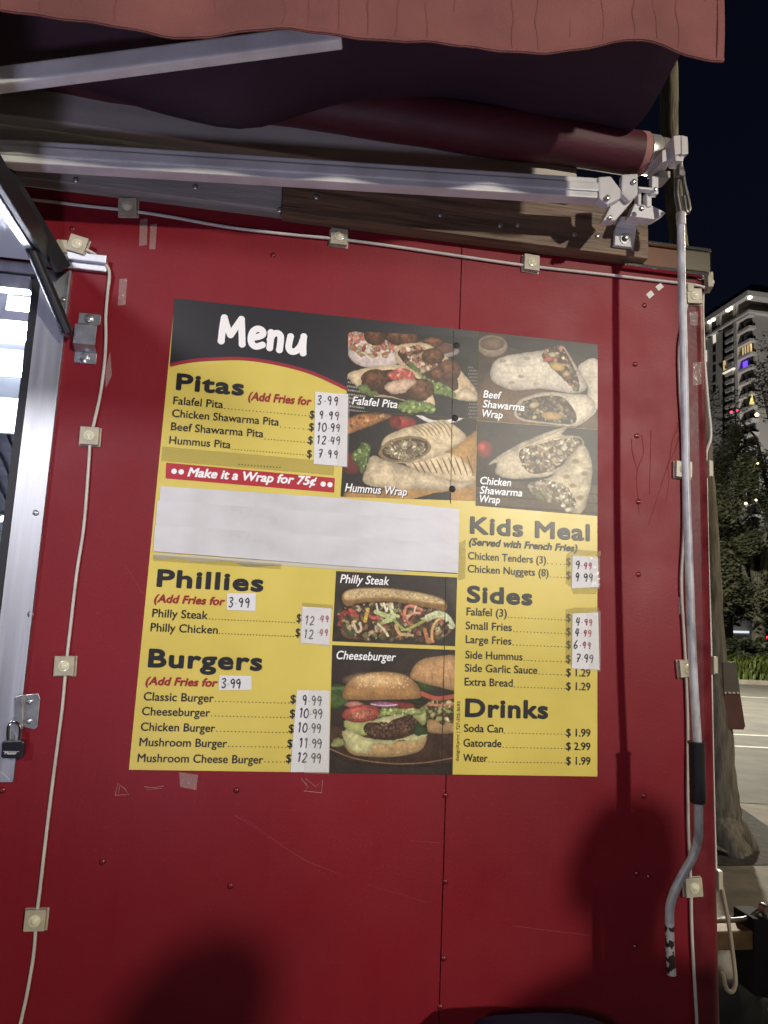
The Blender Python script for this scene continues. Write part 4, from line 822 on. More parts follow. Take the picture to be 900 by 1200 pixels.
b = MB(); b.pxprism([(744, 238), (765, 241), (781, 249), (768, 257), (738, 253)], -.115, -.09); b.pxprism([(764, 206), (772, 205), (772, 227), (764, 227)], -.13, -.115); b.pxprism([(748, 218), (768, 220), (768, 223), (748, 221)], -.135, -.12)
b.pxprism([(748, 222), (752, 222), (752, 240), (748, 240)], -.12, -.1); b.pxprism([(758, 224), (764, 224), (764, 242), (758, 242)], -.12, -.1)
b.pxprism([(727, 256), (748, 258), (745, 275), (743, 290), (720, 287), (721, 268)], -.052, -.0405); b.pxprism([(728, 253), (752, 254), (748, 264), (726, 260)], -.075, -.053)
b.build('mounting_bracket', WHITEP, aw, bevel=.003)
b = MB()
for x, y, Y, r in ((742, 214, -.166, .006), (711, 233, -.171, .0065), (751, 245, -.131, .006), (767, 223, -.131, .005), (714, 256, -.151, .005)): b.disc(at(x, y, Y), r, (0, -1, 0), .006, 6, .001)
p = at(732, 280, -.0525); b.disc(p, .0125, (0, -1, 0), .002, 18); b.disc(p, .0075, (0, -1, 0), .009, 6, .002); b.build('bolt', STEEL, aw)
b = MB(); b.pxprism([(768, 178), (778, 178), (778, 206), (770, 207)], -.115, -.085); b.pxprism([(772, 200), (786, 200), (786, 208), (772, 207)], -.13, -.09); b.build('end_plate', mat('grey_cast', (.33, .31, .29), .5, .4, var=.2), aw, bevel=.002)
b = MB(); b.pxprism([(789, 159), (798, 158), (798, 180), (791, 181)], -.185, -.145); b.pxprism([(798.6, 158), (806, 160), (807, 180), (799, 181)], -.187, -.145); b.pxprism([(791, 182), (802, 182), (801, 189), (792, 188)], -.18, -.15); b.pxprism([(776, 176), (790, 172), (790, 186), (776, 190)], -.165, -.1)
b.build('gearbox', mat('gearbox_white', (.62, .58, .55), .4), aw, bevel=.002)
# crank hanging from the gearbox eye
RY = -.165
ck = thing('awning_crank', at(786, 1140, RY), 'long grey crank rod with a black grip hanging from the awning gear', 'crank handle')
PEEL = mat('chipped_white_paint', (.46, .45, .47), .35, var=.45, vscale=55, stretch=(1, 1, .35), rvar=.15)
b = MB(); b.tube(smooth_path([at(798, 262, RY), at(799, 330, RY), at(802, 450, RY), at(804, 560, RY), at(808, 680, RY), at(812, 780, RY), at(817, 868, RY), at(818, 900, RY), at(818.5, 960, RY), at(818, 982, RY), at(812, 1003, RY), at(800, 1025, RY), at(789, 1048, RY), at(785, 1064, RY), at(784.5, 1080, RY)], 5), .0082, 14); b.build('rod', PEEL, ck, smooth=True)
CHIP = bpy.data.materials.new('peeled_tip'); CHIP.use_nodes = True; nn = CHIP.node_tree.nodes; ll = CHIP.node_tree.links
t = nn.new('ShaderNodeTexNoise'); t.inputs['Scale'].default_value = 55; r_ = nn.new('ShaderNodeValToRGB'); r_.color_ramp.interpolation = 'CONSTANT'
r_.color_ramp.elements[0].color = (.03, .012, .014, 1); r_.color_ramp.elements[1].position = .5; r_.color_ramp.elements[1].color = (.5, .48, .48, 1)
tcc = nn.new('ShaderNodeTexCoord'); ll.new(tcc.outputs['Object'], t.inputs['Vector']); ll.new(t.outputs[0], r_.inputs[0]); ll.new(r_.outputs[0], nn['Principled BSDF'].inputs['Base Color'])
b = MB(); b.tube([at(784.5, 1079.5, RY), at(785, 1110, RY), at(787, 1142, RY)], .0081, 14); b.build('tip', CHIP, ck, smooth=True)
b = MB(); g0, g1 = at(816.3, 869, RY), at(818, 941, RY); b.tube([g0, g0.lerp(g1, .03), g0.lerp(g1, .05), g0.lerp(g1, .96), g1], [.0165, .0165, .0148, .0148, .0135], 18); b.build('grip', BLACKP, ck, smooth=True)
b = MB(); HK = mat('dull_hook', (.22, .21, .2), .35, .8, var=.4, vscale=50)
b.tube(smooth_path([at(797, 190, RY), at(795, 205, RY), at(793, 225, RY), at(796, 245, RY), at(798, 262, RY)], 5), .0062, 10); b.tube(smooth_path([at(797, 190, RY), at(800, 206, RY), at(802, 218, RY), at(806, 235, RY), at(807, 246, RY), at(804, 248, RY), at(801, 230, RY)], 5), .005, 10)
b.disc(at(796, 206, RY-.004), .008, (0, -1, 0), .012); b.build('hook', HK, ck, smooth=True)
b = MB(); b.tube([at(797.6, 250, RY), at(798.2, 264, RY)], .0098, 14); b.build('ferrule', mat('grey_ferrule', (.40, .38, .38), .4, .3), ck, smooth=True)

# ------------------------------------------------------------------ strings of LED modules
mods = []
def module_meshes():
    b = MB(); S = .0185; b.box((0, -.0065, 0), (2*S, .012, 2*S)); b.box((0, -.0015, -.001), (2*S+.006, .002, 2*S+.003)); o = b.build('led_module', CREAM, None, bevel=.003)
    b = MB(); b.disc((0, -.0125, 0), .0105, (0, -1, 0), .002, 18); b.disc((0, -.0146, 0), .0075, (0, -1, 0), .0015, 16, .003); l_ = b.build('lens', LENS, o, smooth=True)
    return o
proto = module_meshes()
def module(parent, p, spin=0.0, turn=0.0, s=1.0):
    c = proto.copy(); col.objects.link(c); c.parent = parent; c.location = Vector(p)-wloc(parent); c.rotation_euler = (0, math.radians(spin), math.radians(turn)); c.scale = (s, s, s)
    for ch in proto.children:
        d = ch.copy(); col.objects.link(d); d.parent = c
    return c
def cable(parent, pts, r=.0031, Y=-.0055, name='cable'):
    b = MB(); jj = lambda: rnd.uniform(-.9, .9)
    b.tube(smooth_path([at(*q) if len(q) == 3 else at(q[0]+jj(), q[1]+jj(), Y) for q in pts], 5), r, 8); return b.build(name, CORD, parent, smooth=True)
s1 = thing('light_string', at(22, 1200, 0), 'string of cream LED modules running down the wall left of the menu', 'light string', 'strings of LED modules around the wall')
cable(s1, [(40, 280, -.03), (58, 282, -.024), (74, 287, -.022), (92, 289, -.022), (108, 296, -.018), (119, 305, -.015), (128, 318, -.013), (126, 345, -.008), (124, 370, -.008), (124, 400, -.008), (122, 430, -.007), (116, 470, -.006), (106, 512)]); cable(s1, [(106, 512), (103, 560), (98, 620), (91, 670), (82, 740), (77, 780), (73, 830), (64, 900), (57, 960), (49, 1030), (43, 1075), (39, 1120), (31, 1165), (22, 1210), (14, 1260)])
b = MB(); b.pxprism([(66, 280), (79, 281), (78, 296), (65, 295)], -.026, -.012); b.build('clip', CREAM, s1, bevel=.002)
for x, y, sp, Y in ((92, 289, 12, -.016), (106, 512, -1, 0), (77, 780, -2, 0), (43, 1076, 0, 0)): module(s1, at(x, y, Y), sp, 0, .97)
s2 = thing('light_string', at(812, 1200, 0), 'string of cream LED modules along the top of the wall and down its right edge', 'light string', 'strings of LED modules around the wall')
cable(s2, [(-60, 219), (20, 231), (60, 236), (105, 241), (151, 246), (200, 255), (270, 266), (340, 275), (397, 281), (460, 289), (540, 301), (621, 311), (700, 321), (770, 329), (812, 334), (826, 336)], r=.0033)
cable(s2, [(806, 350), (797, 400), (797, 450), (799, 500), (800, 551), (801, 620), (799, 680), (801, 740), (803, 784), (805, 850), (806, 920), (807, 980), (809, 1038), (810, 1090), (813, 1140), (816, 1190), (818, 1240)], r=.0033)
for x, y in ((151, 245), (397, 280), (621, 310), (811, 349), (799, 551), (803, 783), (810, 1038)): module(s2, at(x, y, 0 if x < 790 else -.0025), {811: -3}.get(x, rnd.uniform(-5, 5)), rnd.uniform(-5, 5))
b = MB(); b.pxprism([(806, 331), (814, 332), (813, 342), (806, 341)], -.016, -.003); b.build('clip', CREAM, s2, bevel=.0015)
s3 = thing('light_string', at(848, 1070, .03), 'string of cream LED modules wrapped round onto the end face beyond the crank rod', 'light string', 'strings of LED modules around the wall')
for x, y in ((830, 338), (833, 551), (842.5, 779), (851, 1028)):
    q = at(x, y, .035); module(s3, (XC+.0005, .035 if y > 400 else .01, q.z), 0, 90 if y > 400 else 70)
def ex(py, dx=.006, yy=.03): q = at(838, py, yy); return (XC+dx, yy, q.z)
b = MB(); b.tube(smooth_path([ex(345), ex(372, .004), ex(420, .006), ex(470, .012), ex(510, .018), ex(530, .006), ex(551, .004), ex(640, .003), ex(740, .005), ex(779, .005), ex(860, .004), ex(960, .004), ex(1027, .006)], 5), .003, 8); b.build('cable', CORD, s3, smooth=True)
b = MB(); b.tube(smooth_path([at(846, 1040, .04), at(851, 1066, .05), at(855, 1090, .06), at(859, 1120, .07), at(862, 1150, .07), at(858, 1162, .07), at(851, 1158, .06), at(847, 1140, .05)], 5), .0045, 8); b.build('cable', mat('tan_cable', (.30, .27, .19), .6), s3, smooth=True)

# ------------------------------------------------------------------ padlock hanging in the hasp
pk = thing('padlock', at(14, 889, -.02), 'small black padlock with a steel shackle hanging from the hasp below the window frame', 'padlock')
PY = -.026
b = MB(); b.pxprism([(2, 871), (4, 868.5), (26, 868), (28, 870), (27, 886), (25, 889), (3, 889), (1, 887)], PY, PY+.016); body = b.build('body', mat('padlock_black', (.012, .012, .018), .3, coat=.4), pk, bevel=.002)
b = MB(); b.tube(smooth_path([at(10, 870, PY+.008), at(9.5, 858, PY+.008), at(11, 850, PY+.008), at(17, 846, PY+.008), at(23, 850, PY+.008), at(24, 858, PY+.008), at(22.5, 870, PY+.008)], 5), .0034, 10); b.build('shackle', CHROME, pk, smooth=True)
b = MB(); text(b, 'Master', 5.2, 884, 19.5, 884.6, 3.6, Y=PY-.0006, bold=.2); text(b, '________', 3.5, 880, 22.5, 880.5, 4, Y=PY-.0006, bold=.1); b.build('lettering', mat('lock_lettering', (.6, .6, .6), .4), pk)

# ------------------------------------------------------------------ things beyond the trailer
bin_ = thing('wheelie_bin', at(630, 1200, -.12), 'dark navy rounded bin lid just peeking over the bottom edge of the photo', 'bin')
NAVYP = mat('navy_plastic', (.008, .010, .034), .7, bump=.05, spec=.15)
yb = -.12; l0 = at(553, 1193, yb); l1 = at(712, 1197, yb); zt = at(610, 1187.5, yb).z
b = MB(); prof = [(l0.x-.004, zt-.04), (l0.x, zt-.014), (l0.x+.012, zt-.005), (l0.x+.04, zt), ((l0.x+l1.x)/2, zt+.001), (l1.x-.07, zt-.003), (l1.x-.03, zt-.012), (l1.x, zt-.024), (l1.x+.006, zt-.04)]
b.prism([(x, yb-.30, z) for x, z in prof], (0, .30, 0)); b.build('lid', NAVYP, bin_, bevel=.004, smooth=True)
b = MB(); b.prism([(l0.x+.015, yb-.29, zt-.042), (l1.x-.01, yb-.29, zt-.042), (l1.x-.01, yb-.01, zt-.042), (l0.x+.015, yb-.01, zt-.042)], (0, 0, -(zt-.042)+.01)); b.build('body', NAVYP, bin_, bevel=.02)

# leaning tree
BARK = mat('bark', (.22, .20, .16), .9, var=.5, vscale=9, stretch=(3, 3, .5), bump=.9, bscale=16)
TYY = 3.9
tb = at(850, 985, TYY); tree = thing('tree', (tb.x, TYY, 0), 'leaning grey tree trunk with a flared foot standing just behind the trailer corner', 'tree')
path = [(at(842, 990, TYY), .27), (at(843, 975, TYY), .19), (at(841, 930, TYY), .15), (at(838, 850, TYY), .125), (at(833, 740, TYY), .105), (at(826, 600, TYY), .092), (at(815, 450, TYY), .085), (at(797, 300, TYY), .078), (at(785, 170, TYY), .074), (at(783, 65, TYY), .072)]
end = path[-1][0]; path += [(end+Vector((-.1, .05, .9)), .06), (end+Vector((-.1, .1, 1.8)), .045)]
pp = smooth_path([tuple(p)+(r,) for p, r in path], 6); b = MB(); rr = random.Random(3)
b.tube([q[:3] for q in pp], [q[3]*(1+.06*rr.uniform(-1, 1)) for q in pp], 16)
for k_ in range(5):
    w = k_*1.26+.9; b.tube([(tb.x-.07, TYY, .26), (tb.x-.07+.15*math.cos(w), TYY+.15*math.sin(w), .12), (tb.x-.07+.27*math.cos(w), TYY+.27*math.sin(w), -.03)], [.12, .1, .05], 10)
b.build('trunk', BARK, tree, smooth=True)
def leaf_cloud(b, c, rad, n, size, r, clumps=14):
    cs = []
    for _ in range(clumps):
        while True:
            v = Vector((r.uniform(-1, 1), r.uniform(-1, 1), r.uniform(-1, 1)))
            if v.length < 1: break
        cs.append((Vector((v.x*rad[0], v.y*rad[1], v.z*rad[2])), r.uniform(.14, .36)))
    for _ in range(n):
        cc, cr_ = r.choice(cs); v = Vector((r.gauss(0, 1), r.gauss(0, 1), r.gauss(0, 1))); v = v.normalized()*(r.random()**.45)*cr_
        p = Vector(c)+cc+Vector((v.x*rad[0], v.y*rad[1], v.z*rad[2])); s = size*r.uniform(.6, 1.4)
        a = Vector((r.gauss(0, 1), r.gauss(0, 1), r.gauss(0, 1))).normalized(); d = a.orthogonal().normalized()
        b.add([p-a*s, p+d*s*.42, p+a*s, p-d*s*.42], [(0, 1, 2, 3)])
    return cs
LEAF = mat('leaf', (.055, .06, .028), .6, var=.4, vscale=.8)
b = MB(); leaf_cloud(b, path[-1][0]+Vector((0, .3, .9)), (1.5, 1.4, .8), 1600, .13, random.Random(4)); b.build('crown', LEAF, tree)
# plate on the trunk
sg = thing('plate_sign', at(862, 855, 3.75), 'blank grey and maroon plate leaning on the tree trunk', 'sign')
SGY = 3.78
b = MB(); b.pxprism([(847, 776), (861, 775.5), (863.5, 778), (867.5, 812), (849, 812)], SGY, SGY+.02); b.build('upper_panel', mat('sign_grey', (.17, .155, .135), .6, var=.15), sg, bevel=.003)
b = MB(); b.pxprism([(849, 812.5), (867.5, 812.5), (873.5, 851), (871.5, 855), (849, 855)], SGY, SGY+.02); b.build('lower_panel', mat('sign_maroon', (.17, .08, .07), .6, var=.15), sg, bevel=.003)
b = MB()
for x in (850.5, 855, 860, 865): b.pxprism([(x-1, 810.6), (x+1.2, 810.8), (x+1.2, 813), (x-1, 812.8)], SGY-.006, SGY-.002)
b.build('marker_dot', mat('marker_white', (.75, .8, .7), .4), sg)
# dark heap and cone at the tree foot
HEAP = mat('black_sheet', (.012, .012, .014), .45, bump=.6, bscale=9)
def heap(c, sx_, sy_, h, seed, lab, cat):
    r = random.Random(seed); b = MB(); n, m = 22, 8; vs = []
    for j in range(m+1):
        t = j/m
        for i in range(n):
            w = 2*math.pi*i/n; q = math.cos(t*math.pi/2)*(1+.16*math.sin(3*w+seed)+.12*r.uniform(-1, 1)); vs.append((c[0]+sx_*q*math.cos(w), c[1]+sy_*q*math.sin(w), c[2]+h*math.sin(t*math.pi/2)*(1+.1*r.uniform(-1, 1))))
    b.add(vs, [(j*n+i, j*n+(i+1) % n, (j+1)*n+(i+1) % n, (j+1)*n+i) for j in range(m) for i in range(n)]+[tuple(range(n-1, -1, -1))])
    o = b.build('black_bag', HEAP, None, smooth=True); return tag(o, lab, cat)
h0 = gr(874, 1190); heap((h0.x-.12, h0.y+.1, 0), .42, .36, .34, 2, 'crumpled black plastic bag heaped on the paving under the trailer tongue', 'bag')
pg = gr(862, 992); bagw = thing('plastic_bag', pg, 'small grey crumpled bag lying at the foot of the tree', 'bag')
b = MB(); r = random.Random(8); n, m = 12, 5; vs = []
for j in range(m+1):
    for i in range(n):
        w = 2*math.pi*i/n; t = j/m; q = (1-t**1.6)*(1+.3*r.uniform(-1, 1)); vs.append((pg.x+.09*q*math.cos(w), pg.y-.05+.09*q*math.sin(w), .16*t))
b.add(vs, [(j*n+i, j*n+(i+1) % n, (j+1)*n+(i+1) % n, (j+1)*n+i) for j in range(m) for i in range(n)]+[tuple(range(n-1, -1, -1))]); b.build('bag', mat('grey_bag', (.16, .16, .19), .5), bagw, smooth=True)
# far verge: grass tufts, hedge
def blades(name, m, n, o0, o1, a0, a1, z, h, seed, kind=None):
    r = random.Random(seed); b = MB()
    for _ in range(n):
        q = Vector(along(r.uniform(o0, o1), r.uniform(a0, a1), z)); w = r.uniform(0, 6.28); hh = h*r.uniform(.5, 1.2); l_ = Vector((math.cos(w), math.sin(w), 0)); s = .035*r.uniform(.6, 1.3)
        sd = Vector((-l_.y, l_.x, 0))*s; b.add([q-sd, q+sd, q+l_*hh*.3+Vector((0, 0, hh*.8))+sd*.6, q+l_*hh*.75+Vector((0, 0, hh)), q+l_*hh*.3+Vector((0, 0, hh*.8))-sd*.6], [(0, 1, 2, 3, 4)])
    return b.build(name, m)
aC = (gr(875, 800)-P0).dot(rd)
tag(blades('long_grass', mat('grass_blade', (.12, .16, .03), .6, var=.4, vscale=.5), 7000, W_FAR+.7, W_FAR+4.5, aC-5, aC+6, .12, .75, 11), 'tall unmown green grass along the far kerb', 'grass', kind='stuff')
def bush(name, c, rad, n, size, m, lab, cat, seed, grp=None, trunk=None, clumps=14):
    t = thing(name, (c[0], c[1], 0), lab, cat, grp); b = MB(); r = random.Random(seed); cs = leaf_cloud(b, c, rad, n, size, r, clumps); b.build('crown' if trunk else 'foliage', m, t)
    b = MB()
    if trunk:
        b.tube([(c[0], c[1], -.05), (c[0]+.1, c[1], c[2]*.4), (c[0]+.15, c[1]+.1, c[2]*.8)], [trunk*1.4, trunk, trunk*.7], 10)
        for v, _ in cs[:9]: b.tube([(c[0]+.1, c[1], c[2]*.45), Vector(c)+v*.5+Vector((0, 0, -.6)), Vector(c)+v], [trunk*.5, trunk*.3, trunk*.1], 6)
        b.build('trunk', BARK, t, smooth=True)
    else:
        for v, _ in cs[:5]: b.tube([(c[0]+v.x*.3, c[1]+v.y*.3, .05), Vector(c)+v*.7], [.04, .01], 6)
        b.build('stem', BARK, t)
    return t
HEDGE = mat('hedge_leaf', (.04, .05, .022), .6, var=.4, vscale=1)
for i, (px, lab) in enumerate(((842, 'dark clipped bush behind the grass, closest to the trunk'), (868, 'dark wide bush behind the grass, in the middle of the gap'), (896, 'dark bush behind the grass at the right edge of the photo'))):
    p = far(px, 752, 31); bush('bush', (p.x, p.y, .9), (1.5, 1.2, .85), 4200, .075, HEDGE, lab, 'bush', 20+i, 'bushes on the far verge')
# trees across the road
TL = mat('oak_leaf', (.10, .105, .058), .65, var=.45, vscale=.6)
for i, (px, py, D, rad, n, lab) in enumerate(((846, 560, 44, (2.6, 2.6, 5.2), 9000, 'tall dark tree rising close beside the trailer edge in front of the tower'), (884, 640, 36, (3.0, 3.0, 3.6), 12000, 'broad dark tree with small lights in it, low beyond the road'), (912, 520, 50, (3.4, 3.0, 6.0), 9000, 'tall dark tree at the right edge hiding the foot of the tower'))):
    p = far(px, py, D); bush('oak_tree', (p.x, p.y, p.z), rad, int(n*1.5), .13, TL, lab, 'tree', 40+i, 'trees across the road', trunk=.28, clumps=34)
BULB = mat('warm_bulb', (.9, .8, .5), .5, emit=(1.0, .78, .40), estr=4.0); REDB = mat('red_bulb', (.9, .1, .15), .5, emit=(1.0, .05, .12), estr=2.5)
def bulb(px, py, D, r, m, lab, grp='lamps glowing among the far trees', sq=1.0):
    p = far(px, py, D); r *= .6; t = MB(); n = 10; m2 = 6
    t.add([(p.x+r*sq*math.sin(math.pi*(j+.5)/m2)*math.cos(2*math.pi*i/n), p.y+r*math.sin(math.pi*(j+.5)/m2)*math.sin(2*math.pi*i/n), p.z+r*math.cos(math.pi*(j+.5)/m2)) for j in range(m2) for i in range(n)],
          [(j*n+i, j*n+(i+1) % n, (j+1)*n+(i+1) % n, (j+1)*n+i) for j in range(m2-1) for i in range(n)]+[tuple(range(n)), tuple((m2-1)*n+i for i in range(n))])
    return tag(t.build('lamp_globe', m, None, smooth=True), lab, 'lamp', grp)
bulb(888, 543, 31, .06, BULB, 'small warm lamp in the dark tree right of the middle of its crown'); bulb(874, 590, 31, .09, BULB, 'brightest warm lamp low in the dark tree'); bulb(886, 586, 31, .07, BULB, 'small warm lamp right of the brightest one in the tree')
bulb(887, 486, 39, .16, BULB, 'large warm lamp beside the red lamps high in the trees'); bulb(857, 483, 39, .12, REDB, 'larger left one of two red lamps in the trees'); bulb(864, 481, 39, .09, REDB, 'smaller right one of two red lamps in the trees'); bulb(899, 747, 46, .12, REDB, 'red lamp above the hedge at the right edge of the photo')
# low shop beyond the hedge
shop = thing('shop_building', far(868, 748, 60), 'low grey building with a lit strip canopy behind the hedge', 'building')
SH = 58
def fr(x, y, D=SH):   # point of a plane across the view at depth D
    d = ray(x, y); q = Vector(FW); q.z = 0; q.normalize(); q2 = Vector((q.x*math.cos(-.45)-q.y*math.sin(-.45), q.x*math.sin(-.45)+q.y*math.cos(-.45), 0)); s = D/(d[0]*q2.x+d[1]*q2.y); return Vector(CAM+d*s), q2
def frprism(b, pts, D, dep):
    P = [fr(x, y, D) for x, y in pts]; b.prism([p for p, _ in P], P[0][1]*dep); return b
b = MB(); frprism(b, [(830, 684), (925, 690), (925, 760), (830, 760)], SH, 8); b.build('wall', mat('shop_wall', (.24, .215, .20), .8, var=.2, vscale=.5), shop)
b = MB(); frprism(b, [(838, 738.5), (878, 739.5), (878, 742), (838, 741)], SH-1.5, 1.4); b.build('canopy', mat('lit_canopy', (.8, .8, .8), .5, emit=(.9, .95, 1), estr=.9), shop)
b = MB(); frprism(b, [(855, 743), (875, 743.5), (875, 753), (855, 752)], SH-.1, .09); b.build('shop_window', mat('shop_glass', (.06, .05, .05), .2), shop)
b = MB(); frprism(b, [(886, 741), (893, 741), (893, 753), (886, 753)], SH-.1, .09); b.build('shop_window', mat('lit_shop_window', (.6, .55, .5), .4, emit=(1, .9, .75), estr=.35), shop, label='small lit window')

# apartment tower, built on its own two faces
TC = far(877, 348, 190); TC.z = 0; ta = math.radians(1.0)
dr = Vector((math.cos(ta), math.sin(ta), 0)); dl = Vector((-math.sin(ta), math.cos(ta), 0))
tw = thing('apartment_tower', TC, 'tall grey apartment tower with lit balconies and a sloped roof beyond the trees', 'building')
def onface(px, py, face):
    d = Vector(ray(px, py)); nrm = dl if face == 'R' else dr; o = TC-Vector(CAM); s = o.dot(nrm)/d.dot(nrm); p = Vector(CAM)+d*s-TC
    return (p.dot(dl) if face == 'L' else p.dot(dr)), p.z
def wp(a, c, z): return TC+dl*a+dr*c+Vector((0, 0, z))
def tbox(b, a0, a1, c0, c1, z0, z1): b.prism([wp(a0, c0, z0), wp(a0, c1, z0), wp(a1, c1, z0), wp(a1, c0, z0)], (0, 0, z1-z0)); return b
zt_ = onface(877, 348, 'R')[1]; zfl = onface(877, 366, 'R')[1]
FAC = mat('tower_facade', (.36, .345, .33), .8, var=.06, vscale=.05); DARKW = mat('tower_dark_glass', (.02, .02, .025), .2); SLAB = mat('tower_slab', (.52, .5, .48), .7)
crn = lambda x, y, f, Q=7.5: onface(820+x/Q, 320+y/Q, f)
LW, RW = 46, 34
bayL = crn(330, 500, 'L')[0]; bayR = crn(492, 500, 'R')[0]
b = MB(); tbox(b, bayL+.05, LW, .6, RW, 0, zfl-.05); tbox(b, .8, bayL+.0, bayR+.05, RW, 0, zfl-.05); b.build('wall', FAC, tw)
fh = 3.35
b = MB(); tbox(b, 1.2, bayL, 1.2, bayR, 0, zfl); b.build('bay_glass', DARKW, tw)
k_ = 0; z = zfl
while z > 6:
    b = MB(); tbox(b, -.1, bayL+.04, -.1, bayR+.04, z-.7, z); b.build('balcony_slab', SLAB, tw); z -= fh
b = MB(); z0 = 0
tbox(b, bayL+.05, bayL+1.2, -.2, .58, 0, zt_); b.build('pilaster', SLAB, tw)
for a_ in (crn(165, 430, 'L')[0], crn(75, 470, 'L')[0]):
    b = MB(); tbox(b, a_-.7, a_+.7, -.15, .58, zfl-.04, zt_); b.build('pilaster', SLAB, tw)
b = MB(); tbox(b, 3, LW, 3, RW, zfl+.1, zt_-.1); b.build('loggia_wall', mat('loggia_dark', (.10, .09, .085), .8), tw)
b = MB(); tbox(b, -.5, LW+.5, -.5, RW+.5, zfl-.04, zfl+.5); tbox(b, -.8, LW+.8, -.8, RW+.8, zt_-.0, zt_+1.3); b.build('eave', SLAB, tw)
# sloped dark roof with hips
pk_ = onface(877, 333, 'R')[1]
b = MB(); ring = [wp(-.8, -.8, zt_+1.35), wp(-.8, RW+.8, zt_+1.35), wp(LW+.8, RW+.8, zt_+1.35), wp(LW+.8, -.8, zt_+1.35)]; top_ = [wp(1.5, 2, pk_+1), wp(1.5, RW-3, pk_+1), wp(LW-3, RW-3, pk_+1), wp(LW-3, 2, pk_+1)]
b.add(ring+top_, [(0, 1, 5, 4), (1, 2, 6, 5), (2, 3, 7, 6), (3, 0, 4, 7), (4, 5, 6, 7), (3, 2, 1, 0)])
for i in range(5):
    a_ = 6+i*8; b.add([wp(a_-3.5, -.9, zt_+1.4), wp(a_+3.5, -.9, zt_+1.4), wp(a_, .4, pk_), wp(a_, 5, pk_)], [(0, 1, 2), (0, 2, 3), (1, 3, 2)])
b.build('roof', mat('tower_roof', (.12, .115, .115), .8, var=.5, vscale=.12), tw)
# recessed balconies column, narrow windows, small windows on the left face
def lface(pts, m, name, out=.0, dep=.25, label=None):
    q = [crn(x, y, 'L') for x, y in pts]; a0, a1 = min(p[0] for p in q), max(p[0] for p in q); z0, z1 = min(p[1] for p in q), max(p[1] for p in q)
    b = MB(); tbox(b, a0, a1, .6-dep-out, .59-out, z0, z1); return b.build(name, m, tw, label=label)
def rect_l(x0, x1, yc, hz, m, name, dep=.25, out=0, label=None):
    a0 = crn(x1, yc, 'L')[0]; a1 = crn(x0, yc, 'L')[0]; zc = crn((x0+x1)/2, yc, 'L')[1]; b = MB(); tbox(b, a0, a1, .6-dep-out, .59-out, zc-hz/2, zc+hz/2); return b.build(name, m, tw, label=label)
GREYB = mat('balcony_grey', (.17, .165, .16), .8); RAIL = mat('balcony_rail', (.33, .32, .31), .7)
for i in range(14):
    y = 480+i*72
    rect_l(238, 306, y, 2.3, GREYB, 'window', .1); rect_l(232, 300, y+42, .9, RAIL, 'balcony_rail', .9, .12)
    rect_l(187, 206, y+40, 2.4, DARKW, 'window', .1)
LITW = mat('lit_window', (.8, .6, .3), .5, emit=(1.0, .72, .34), estr=.6); LITC = mat('lit_window_cool', (.8, .8, .7), .5, emit=(1.0, .92, .75), estr=.6)
for i, y in enumerate((575, 662, 750, 838, 926, 1014)): rect_l(100, 124, y, 1.9 if i else 2.2, LITC if i == 0 else DARKW, 'window', .1, label='lit window' if i == 0 else None)
rect_l(197, 216, 810, 2.6, LITW, 'window', .12, .2, label='lit window'); rect_l(36, 50, 730, 3.2, LITC, 'window', .12, .2, label='lit window')
rect_l(226, 320, 862, .35, LITC, 'string_light', 1.2, .3)
# lit corner flat: warm panes behind the slab edges
a1_, zq = crn(350, 715, 'L'); c1_, _ = crn(492, 695, 'R'); ks = round((zfl-zq)/fh-.5); zf = zfl-(ks+1)*fh
b = MB(); tbox(b, 1.0, bayL-.2, .9, 1.15, zf+.1, zf+2.5); b.build('window', LITW, tw, label='warm lit corner window')
b = MB(); tbox(b, .9, 1.15, 1.2, bayR-.2, zf+.1, zf+2.5); b.build('window', LITW, tw, label='warm lit corner window')
b = MB()
for c_ in np.linspace(1.2, bayR-.3, 5): tbox(b, .75, .88, c_, c_+.18, zf+.05, zf+2.6)
for a_ in np.linspace(1.3, bayL-.4, 4): tbox(b, a_, a_+.18, .75, .88, zf+.05, zf+2.6)
b.build('mullion', DARKW, tw)
zf2 = zf-fh; b = MB(); tbox(b, bayL*.55, bayL*.85, .75, 1.1, zf2+.3, zf2+2.0); b.build('window', mat('violet_window', (.2, .1, .8), .5, emit=(.16, .06, 1.0), estr=1.6), tw, label='violet lit window')
zf5 = zf-4*fh; b = MB(); c_ = bayR*.25
b.add([wp(.4, c_-.7, zf5+.2), wp(.4, c_+.7, zf5+.2), wp(.4, c_, zf5+2.8), wp(.6, c_-.7, zf5+.2), wp(.6, c_+.7, zf5+.2), wp(.6, c_, zf5+2.8)], [(0, 1, 2), (5, 4, 3), (0, 3, 4, 1), (1, 4, 5, 2), (2, 5, 3, 0)]); b.build('lit_ornament', mat('lit_ornament', (.8, .7, .3), .5, emit=(.9, .8, .25), estr=.8), tw)
EL = mat('eave_lamp', (1, .9, .7), .5, emit=(1.0, .9, .7), estr=2.5)
for x, y, f in ((430, 218, 'R'), (258, 330, 'L'), (288, 330, 'L'), (98, 428, 'L'), (130, 428, 'L')):
    a_, z_ = crn(x, y, f); b = MB(); q = (a_, -.4) if f == 'L' else (-.4, a_); tbox(b, q[0]-.4, q[0]+.4, q[1]-.3, q[1]+.4, zt_-.6, zt_-.08); b.build('eave_lamp', EL, tw)

